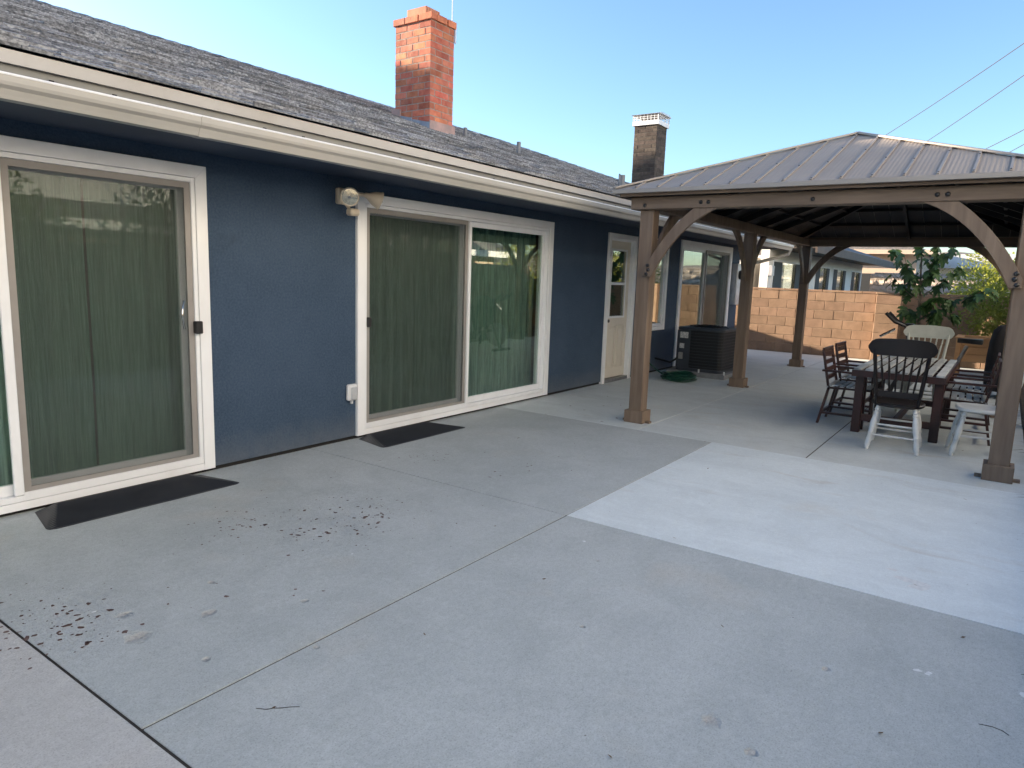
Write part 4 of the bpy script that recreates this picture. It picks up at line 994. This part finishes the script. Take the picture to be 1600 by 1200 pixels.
MB().bar((BXc - .16, -4.02, .20), (BXc + .16, -4.10, .44), .03, .03).build('crank', 'steel', bk)

# covered barbecue
bbq = thing('covered_barbecue', (12.6, -4.86, 0), 'black fabric covered barbecue behind the right front post', 'barbecue')
n = 32; rings = [(.30, .40, .10), (.32, .43, .30), (.31, .42, .60), (.30, .40, .80), (.24, .34, .98), (.12, .20, 1.06)]
vs = []; r4 = random.Random(4)
for (rx, ry, z) in rings:
    for k in range(n):
        a = 2 * math.pi * k / n; f = 1 + .05 * math.sin(7 * a + z * 3) * (1 - z / 1.2) ; e = .6
        vs.append((12.6 + rx * f * math.copysign(abs(math.cos(a)) ** e, math.cos(a)), -4.86 + ry * .55 * f * math.copysign(abs(math.sin(a)) ** e, math.sin(a)), z + .015 * math.sin(5 * a)))
fs = [(i * n + k, i * n + (k + 1) % n, (i + 1) * n + (k + 1) % n, (i + 1) * n + k) for i in range(len(rings) - 1) for k in range(n)] + [tuple((len(rings) - 1) * n + k for k in range(n))]
MB().add(vs, fs).build('cover', 'black_cloth', bbq, smooth=True)
for sx in (-1, 1):
    for sy in (-1, 1): MB().bar((12.6 + sx * .22, -4.86 + sy * .14, 0), (12.6 + sx * .2, -4.86 + sy * .13, .3), .03, .03).build('leg', 'black_metal', bbq)

# raised wooden planter by the far wall
pl = thing('wooden_planter', (15.2, -4.55, 0), 'orange-brown wooden raised planter box in front of the far block wall', 'planter')
for px in (14.82, 15.58):
    for py in (-4.16, -5.0): MB().cbox(px - .04, px + .04, py - .04, py + .04, 0, .70, .004).build('leg', 'planter_wood', pl)
for z in (.30, .44, .58):
    for xx in (14.845, 15.555): MB().cbox(xx - .012, xx + .012, -4.955, -4.205, z, z + .13, .003).build('board', 'planter_wood', pl)
    for yy in (-4.165, -4.995): MB().cbox(14.87, 15.53, yy - .012, yy + .012, z, z + .13, .003).build('board', 'planter_wood', pl)
mb = MB(); frame_box(mb, 0, 0, 0, 0, 0, 0, 0, 0, 0, 0) if False else None
MB().box(14.76, 14.88, -5.06, -4.10, .712, .735).box(15.52, 15.64, -5.06, -4.10, .712, .735).box(14.88, 15.52, -4.22, -4.10, .712, .735).box(14.88, 15.52, -5.06, -4.94, .712, .735).build('rim', 'planter_wood', pl)
MB().box(14.86, 15.54, -4.98, -4.18, .60, .64).build('soil', 'soil', pl)

# air conditioner
ac = thing('air_conditioner', (11.5, -.70, 0), 'dark blue-grey outdoor air conditioning unit on a concrete pad beside the hose', 'air conditioner')
MB().cbox(11.02, 12.0, -1.22, -.22, .0, .075, .008).build('pad', 'pad', ac)
AX0, AX1, AY0, AY1 = 11.12, 11.90, -1.12, -.34
def rrect(x0, x1, y0, y1, r, n=6):
    pts = []
    for cx, cy, a0 in ((x1 - r, y1 - r, 0), (x0 + r, y1 - r, 90), (x0 + r, y0 + r, 180), (x1 - r, y0 + r, 270)):
        pts += [(cx + r * math.cos(R(a0 + 90 * k / n)), cy + r * math.sin(R(a0 + 90 * k / n))) for k in range(n + 1)]
    return pts
MB().prism(rrect(AX0 + .02, AX1 - .02, AY0 + .02, AY1 - .02, .07), 'z', .10, .76).build('coil', 'ac_coil', ac)
for k in range(12):
    z = .155 + k * .05; MB().prism(rrect(AX0 + .006, AX1 - .006, AY0 + .006, AY1 - .006, .08), 'z', z, z + .007).build('louvre', 'ac_louvre', ac)
MB().prism(rrect(AX0 - .005, AX1 + .005, AY0 - .005, AY1 + .005, .08), 'z', .078, .125).build('base_pan', 'ac_body', ac)
top = MB().prism(rrect(AX0 - .008, AX1 + .008, AY0 - .008, AY1 + .008, .08), 'z', .752, .80).build('top_cover', 'ac_body', ac, bevel=.012)
mb = MB()
for k in range(5):
    r_ = .08 + .06 * k; mb.tube([(11.51 + r_ * math.cos(a), -.73 + r_ * math.sin(a), .835 - .02 * k / 4) for a in [2 * math.pi * i / 28 for i in range(29)]], .005, 5, False)
for i in range(8):
    a = 2 * math.pi * i / 8; mb.tube([(11.51, -.73, .838), (11.51 + .34 * math.cos(a), -.73 + .34 * math.sin(a), .805)], .005, 5)
mb.build('fan_guard', 'black_metal', top)
MB().cbox(AX0 - .012, AX0 + .004, AY1 - .235, AY1 - .01, .126, .75, .004).build('service_panel', 'ac_body', ac)
MB().box(AX0 - .0155, AX0 - .0125, AY1 - .20, AY1 - .06, .62, .72).build('label_plate', 'sticker', ac)
MB().box(AX0 - .0155, AX0 - .0125, AY1 - .14, AY1 - .06, .45, .53).build('label_plate', 'sticker', ac)
MB().tube([(AX0 - .013, AY1 - .05, .30), (AX0 - .07, AY1 - .03, .26), (AX0 - .08, AY1 + .06, .20), (AX0 - .06, .0, .24)], .018, 8).build('refrigerant_line', 'black_plastic', ac, smooth=True)
MB().cbox(AX0 - .05, AX0 - .013, AY1 - .13, AY1 - .06, .27, .38, .006).build('junction_cover', 'steel', ac)
for py in (-1.20, -.78): MB().tube([(AX0 - .07, py, 0), (AX0 - .07, py, .13)], .014, 8).build('pad_stake', 'galvanised', ac)
# disconnect box and pipe on the wall
db = thing('wall_pipe', (10.3, 0, .1), 'white pipe and tap on the blue wall behind the coiled hose', 'pipe')
MB().tube([(10.22, -.05, .08), (10.22, -.05, .55)], .035, 10).build('pipe', 'white_metal', db, smooth=True); MB().tube([(10.22, -.03, .5), (10.22, -.13, .48)], .015, 8).build('spout', 'steel', db)
# hose coil
hs = MB(); r6 = random.Random(6); pts = []; cx, cy = 10.45, -.68
for lp in range(9):
    ra = r6.uniform(.22, .31); rb = r6.uniform(.20, .28); ox, oy = r6.uniform(-.03, .03), r6.uniform(-.03, .03); zz = .014 + .010 * lp
    for i in range(22):
        a = 2 * math.pi * i / 22 + lp * .4; pts.append((cx + ox + ra * math.cos(a), cy + oy + rb * math.sin(a), zz + .010 * math.sin(3 * a + lp) + .01))
pts += [(10.30, -.42, .10), (10.24, -.25, .22), (10.22, -.15, .38), (10.22, -.13, .47)]
sm = [tuple(sum(pts[max(0, min(len(pts) - 1, i + k))][c] for k in (-1, 0, 1)) / 3 for c in range(3)) for i in range(len(pts))]
tag(hs.tube(sm, .012, 7).build('garden_hose', 'hose', smooth=True), 'coiled green garden hose lying in front of the air conditioner', 'hose')

# ------------------------------------------------------------------ vegetation
def leafquad(mb, p, d, up, L, W_, tint, fold=.25):
    d = d.normalized(); s = d.cross(up); s = s.normalized() if s.length > .01 else Vector((1, 0, 0)); nn = s.cross(d)
    mb.add([p, p + d * L * .5 + s * W_ / 2 + nn * W_ * fold, p + d * L, p + d * L * .5 - s * W_ / 2 + nn * W_ * fold], [(0, 1, 2), (0, 2, 3)], tint)
def rvec(r): 
    while True:
        v = Vector((r.uniform(-1, 1), r.uniform(-1, 1), r.uniform(-1, 1)))
        if .05 < v.length < 1: return v
def bush(name, loc, size, n, L, mat, seed, label, cat, group=None, clumps=26, trunk=True):
    r = random.Random(seed); t = thing(name, loc, label, cat, group); lo_ = Vector(loc); mb = MB(); st = MB()
    cs = []
    for k in range(clumps):
        v = rvec(r); v = v.normalized() * r.uniform(.45, 1.0); c = lo_ + Vector((v.x * size[0], v.y * size[1], size[2] * .55 + v.z * size[2] * .45)); cs.append((c, r.uniform(.16, .34), r.uniform(-.25, .25)))
    for i in range(n):
        c, cr_, tn = r.choice(cs); v = rvec(r); p = c + v * cr_ * (size[0] + size[1] + size[2]) / 3 * 1.1
        d = (v + Vector((0, 0, .1)) + rvec(r) * .8); leafquad(mb, p, d, rvec(r), L * r.uniform(.6, 1.3), L * .45 * r.uniform(.7, 1.2), min(1, max(0, .45 + tn + r.uniform(-.3, .3))))
    stuff(mb.build('crown', mat, t))
    for c, _, _ in cs[::2]:
        mid_ = (lo_ + c) / 2 + Vector((0, 0, .1)); st.tube([lo_ + Vector((r.uniform(-.04, .04), r.uniform(-.04, .04), -.02)), mid_, c], [.022, .013, .005], 5)
    st.build('trunk', 'bark', t); return t
# fig tree with separate large lobed leaves
def figleaf(seed):
    r = random.Random(seed); half_ = [(0, 0), (.10, .06), (.34, .12), (.42, .30), (.25, .36), (.20, .42), (.40, .62), (.36, .78), (.17, .66), (.15, .80), (.12, .98), (0, 1.06)]
    vs = [(0, 0, 0)]; L = [(x, y) for x, y in half_]; pts = L + [(-x, y) for x, y in L[-2:0:-1]]
    vs = [(x, y, -.5 * x * x - .28 * y * y + r.uniform(-.02, .02) + .12 * abs(x)) for x, y in pts] + [(0, .42, -.05)]
    c = len(pts); return shared('fig_leaf', MB().add(vs, [(c, i, (i + 1) % c) for i in range(c)]), 'leaf_fig')
fig = thing('fig_tree', (15.7, -3.42, 0), 'young fig tree with large dark lobed leaves in front of the far wall', 'tree')
FL = [figleaf(k) for k in range(4)]
rf_ = random.Random(21); base = Vector((15.7, -3.42, 0)); top_ = Vector((15.62, -3.33, 2.35))
MB().tube([base, Vector((15.71, -3.43, .8)), Vector((15.68, -3.38, 1.5)), top_], [.038, .030, .022, .008], 8).build('trunk', 'bark', fig, smooth=True)
brs = []
for (z, dx, dy, dz) in ((1.0, -.1, -.60, .10), (1.05, .0, .25, .15), (1.1, -.2, -1.0, .45), (1.35, -.1, .48, .45), (1.4, .15, -.55, .55), (1.5, -.25, .30, .70), (1.6, .0, -.25, .75), (1.7, .1, .50, .60), (1.2, -.3, -.30, .20), (1.75, -.1, -.50, .62), (1.3, -.2, -1.15, .28)):
    a = base + (top_ - base) * (z / 2.35); b = a + Vector((dx, dy, dz)); c = a + Vector((dx * .6, dy * .5, dz * .3)); pts = bez(a, c, b, 6); MB().tube(pts, [.014, .012, .010, .009, .008, .006, .004], 6).build('branch', 'bark', fig, smooth=True); brs.append(pts)
brs.append([tuple(base + (top_ - base) * (.55 + .075 * i)) for i in range(7)])
for pts in brs:
    for k in range(17):
        i = rf_.randrange(2, 7); p = Vector(pts[min(i, len(pts) - 1)]) + rvec(rf_) * .07; out = rvec(rf_); out.z = -abs(out.z) * .6; s = rf_.uniform(.14, .25)
        e = Vector((out.x, out.y, out.z - .35)).to_track_quat('Y', 'Z').to_euler()
        piece('fig_leaf', rf_.choice(FL), fig, p, e, (s, s, s))
bush('citrus_shrub', (16.15, -4.95, 0), (.55, .80, 2.3), 5200, .085, 'leaf_citrus', 31, 'leafy green shrub right of the fig tree behind the gazebo post', 'shrub')
bush('golden_shrub', (19.2, -4.45, 0), (.9, .85, 2.55), 5200, .085, 'leaf_yellow', 32, 'sunlit yellow-green shrub beyond the far wall', 'shrub')
bush('low_shrub', (32.6, -3.2, 1.75), (.5, 1.9, .55), 900, .07, 'leaf_yellow', 33, 'low sunlit shrub along the top of the split stone wall', 'shrub')
bush('golden_shrub', (18.6, -7.6, 0), (1.2, 1.2, 3.0), 2600, .11, 'leaf_yellow', 35, 'tall sunlit yellow shrub past the corner of the yard, mirrored in the glass', 'shrub')
for k, (x, y, h_) in enumerate(((4.5, -7.2, 3.1), (6.5, -7.2, 3.3), (1.5, -7.8, 2.7), (8.8, -7.5, 2.3), (12.0, -7.6, 2.9), (14.6, -7.6, 2.6), (-3.0, -7.8, 3.0))):
    bush('hedge_shrub', (x, y, 0), (.8, .6, h_), 2200, .12, 'leaf_hedge' if k % 3 else 'leaf_citrus', 40 + k, 'green hedge shrub behind the yard wall, ' + ['opposite the gap between the doors', 'opposite the wide door', 'opposite the leftmost door', 'opposite the first gazebo post', 'opposite the middle gazebo post', 'opposite the fig tree', 'behind the camera'][k], 'shrub', 'hedge shrubs behind the yard wall')
for k, (x, y) in enumerate(((3.38, -5.33), (3.85, -5.34), (4.55, -5.32), (5.4, -5.35), (6.2, -5.33), (7.5, -5.30), (8.1, -5.28), (8.9, -5.30), (9.9, -5.26), (11.0, -5.3))):
    r = random.Random(60 + k); mb = MB(); lo_ = Vector((x, y, -.02))
    t = thing('strappy_plant', lo_, 'spiky green strap-leaved plant at the right edge of the concrete, number %s from the camera' % ('first second third fourth fifth sixth seventh eighth ninth tenth'.split()[k]), 'plant', 'strap-leaved plants in the bed')
    t['label'] = 'spiky strap-leaved plant in the bed, %s from the camera' % ('first second third fourth fifth sixth seventh eighth ninth tenth'.split()[k])
    for i in range(46):
        a = r.uniform(0, 6.28); L = r.uniform(.22, .42); el = r.uniform(.25, 1.2); d = Vector((math.cos(a) * math.cos(el), math.sin(a) * math.cos(el), math.sin(el))); s = d.cross(Vector((0, 0, 1))).normalized() * .0085
        p1 = lo_ + d * L * .6; p2 = lo_ + d * L + Vector((0, 0, -.10 * L / .4)); tn = r.random()
        mb.add([lo_ - s, lo_ + s, p1 + s, p1 - s, p2], [(0, 1, 2, 3), (3, 2, 4)], tn)
    stuff(mb.build('leaves', 'leaf_blade', t))

# ------------------------------------------------------------------ beyond the wall
nb = thing('neighbour_house', (18.4, 0, 0), 'white neighbouring house with dark shutters behind the block wall', 'house')
NX0, NX1 = 18.2, 30.8
wins = [(17.95, 20.75), (22.6, 24.6), (25.2, 27.4), (28.5, 30.4)]
wm = MB(); wall_open(wm, NX0 - .6, NX1, -.1, 2.75, .05, .25, [(a, b, 1.15, 2.16) for a, b in wins]); wm.box(NX1 - .2, NX1, .25, 6, -.1, 2.75).build('wall', 'house_white', nb)
for a, b in wins:
    mb = MB(); frame_box(mb, a, b, 1.15, 2.16, .05, .05, .05, .05, .03, .10); f = mb.build('window', 'trim', nb)
    sw2 = (b - a) * .27
    MB().box(a + .05, a + .05 + sw2, .02, .045, 1.2, 2.11).build('shutter', 'shutter', f)
    MB().box(b - .05 - sw2 * .7, b - .05, .02, .045, 1.2, 2.11).build('shutter', 'shutter', f)
    MB().box(a + .06 + sw2, b - .051, .07, .075, 1.2, 2.11).build('pane', 'glass', f)
    MB().box(a - .1, b + .1, .5, .52, 1.1, 2.2).build('blind', 'room', f)
nr = MB(); nr.add([(17.6, -1.0, 2.54), (31.3, -1.0, 2.54), (31.3, 4, 4.2), (17.6, 4, 4.2)], [(0, 1, 2, 3)]); nr.add([(31.3, -1.0, 2.54), (31.3, 9, 2.54), (31.3, 4, 4.2)], [(0, 1, 2)]); nr.build('roof', 'roof_far', nb)
MB().box(17.6, 31.3, -1.03, -.98, 2.32, 2.53).build('fascia', 'fascia_brown', nb); MB().box(17.6, 31.25, -.98, .05, 2.42, 2.44).build('soffit', 'fascia_brown', nb)
MB().cbox(17.55, 17.75, -.06, .049, 1.75, 2.0, .01).build('meter_box', 'galvanised', nb)
nb2 = thing('neighbour_house', (36, 0, 0), 'peach stucco house farther behind the white neighbour', 'house')
MB().box(36, 44, -1.3, 8, -.1, 3.3).build('wall', 'house_peach', nb2)
mb = MB(); mb.prism([(-1.9, 3.2), (9, 3.2), (3.4, 4.6)], 'x', 35.4, 44.5); mb.build('roof', 'roof_far', nb2); MB().box(35.30, 35.39, -2.0, 9, 3.06, 3.25).build('fascia', 'house_peach', nb2)
MB().box(35.97, 35.995, .2, 1.4, 1.2, 2.2).build('window', 'shutter', nb2)
sws = block_wall('stone_wall', 'sunlit pale split-face stone wall beyond the block wall', 32.0, -9.0, -.1, 9, .62, .236, 'split_stone', 'block_mortar', 'stone', .25, 0, .045, 4)
nb3 = thing('neighbour_house', (46, -9, 0), 'pale roofed house in the distance right of the fig tree', 'house')
MB().box(46, 54, -9, -1.0, -.1, 2.75).build('wall', 'house_white', nb3); MB().prism([(-9.8, 2.75), (-.2, 2.75), (-.2, 2.95), (-2.5, 3.5), (-7.5, 3.5), (-9.8, 2.95)], 'x', 45, 55).build('roof', 'roof_white', nb3); MB().box(45.9, 45.98, -8.2, -2.6, 1.5, 2.4).build('window', 'shutter', nb3)
# hill
hm = MB(); nx, ny = 40, 14; rh = random.Random(2); vs = []
for j in range(ny + 1):
    for i in range(nx + 1):
        yy = -190 + 300 * i / nx; xx = 170 + 150 * j / ny; t = j / ny
        vs.append((xx, yy, -1 + 15.5 * math.sin(t * math.pi * .5) * (.75 + .22 * math.sin(yy * .03 + 1.2) + .1 * math.sin(yy * .11)) + rh.uniform(-.4, .4) * (j > 0)))
hm.add(vs, [(j * (nx + 1) + i, j * (nx + 1) + i + 1, (j + 1) * (nx + 1) + i + 1, (j + 1) * (nx + 1) + i)[::-1] for j in range(ny) for i in range(nx)])
struct(hm.build('hill', 'hill', smooth=True))

# houses added out of frame: one bounces sunlight (mirrored in doors), one shades the patio
yh = thing('sun_bounce_house', (4, -9, 0), 'two storey cream house added beyond the yard wall to bounce sunlight, mirrored in the doors', 'house')
MB().box(-14, 18, -18, -8.6, -.1, 2.14).build('wall', 'house_peach', yh)
MB().box(-13, 17.5, -17.5, -9.0, 2.5, 7.2).build('upper_wall', 'bounce_wall_cream', yh)  # sized and brightened to bounce sunlight onto the patio
MB().prism([(-8.0, 2.24), (-8.995, 2.62), (-8.995, 2.15), (-8.0, 2.16)], 'x', -14.5, 18.5).build('porch_roof', 'roof_far', yh)
MB().prism([(-18.2, 7.15), (-8.5, 7.15), (-13.3, 8.9)], 'x', -13.6, 18.1).build('roof', 'roof_far', yh)
MB().box(-14.5, 18.5, -7.995, -7.95, 2.08, 2.25).build('fascia', 'trim', yh)
for wx in (-9.5, -4.0, 2.2, 9.0, 14.0):
    mb = MB(); frame_box(mb, wx, wx + 1.5, 3.6, 4.9, .06, .06, .06, .06, -8.999, -8.96); f = mb.build('window', 'trim', yh); MB().box(wx + .061, wx + 1.439, -8.985, -8.98, 3.66, 4.84).build('pane', 'shutter', f)
RIDGE_Z = 3.12 + .217 * (18 + 3.25)
up = thing('shade_caster_house', (-8, 18, 0), 'unseen gabled house added behind the blue house so its ridge shades the patio', 'house')  # added up-sun, out of view, to keep the patio in shade
MB().box(-34, 9.5, 14.5, 21.5, -.1, RIDGE_Z - 2.0).build('wall', 'house_white', up); MB().prism([(13.6, RIDGE_Z - 2.1), (22.4, RIDGE_Z - 2.1), (18, RIDGE_Z)], 'x', -34.4, 9.8).build('roof', 'roof_far', up)

# overhead wires
def wire(p, q, sag, label):
    p, q = Vector(p), Vector(q); pts = [p + (q - p) * (i / 24) - Vector((0, 0, sag * 4 * (i / 24) * (1 - i / 24))) for i in range(25)]
    tag(MB().tube(pts, .016, 5).build('overhead_wire', 'wire', smooth=True), label, 'wire', 'overhead wires')
def at(u, v, dist):
    d = FW + RT * ((u - 800) / 1087.4) + UP * ((600 - v) / 1087.4); return CAM + d * dist
for (u0, v0, u1, v1, nm) in ((1290, 268, 1640, 40, 'topmost dark overhead wire crossing the sky above the gazebo'), (1345, 285, 1660, 75, 'second overhead wire from the top, above the gazebo'), (1430, 280, 1650, 176, 'third overhead wire from the top, above the gazebo'), (1480, 282, 1650, 197, 'lowest overhead wire just above the gazebo hip')):
    wire(at(u0, v0, 42), at(u1, v1, 24), .15, nm)
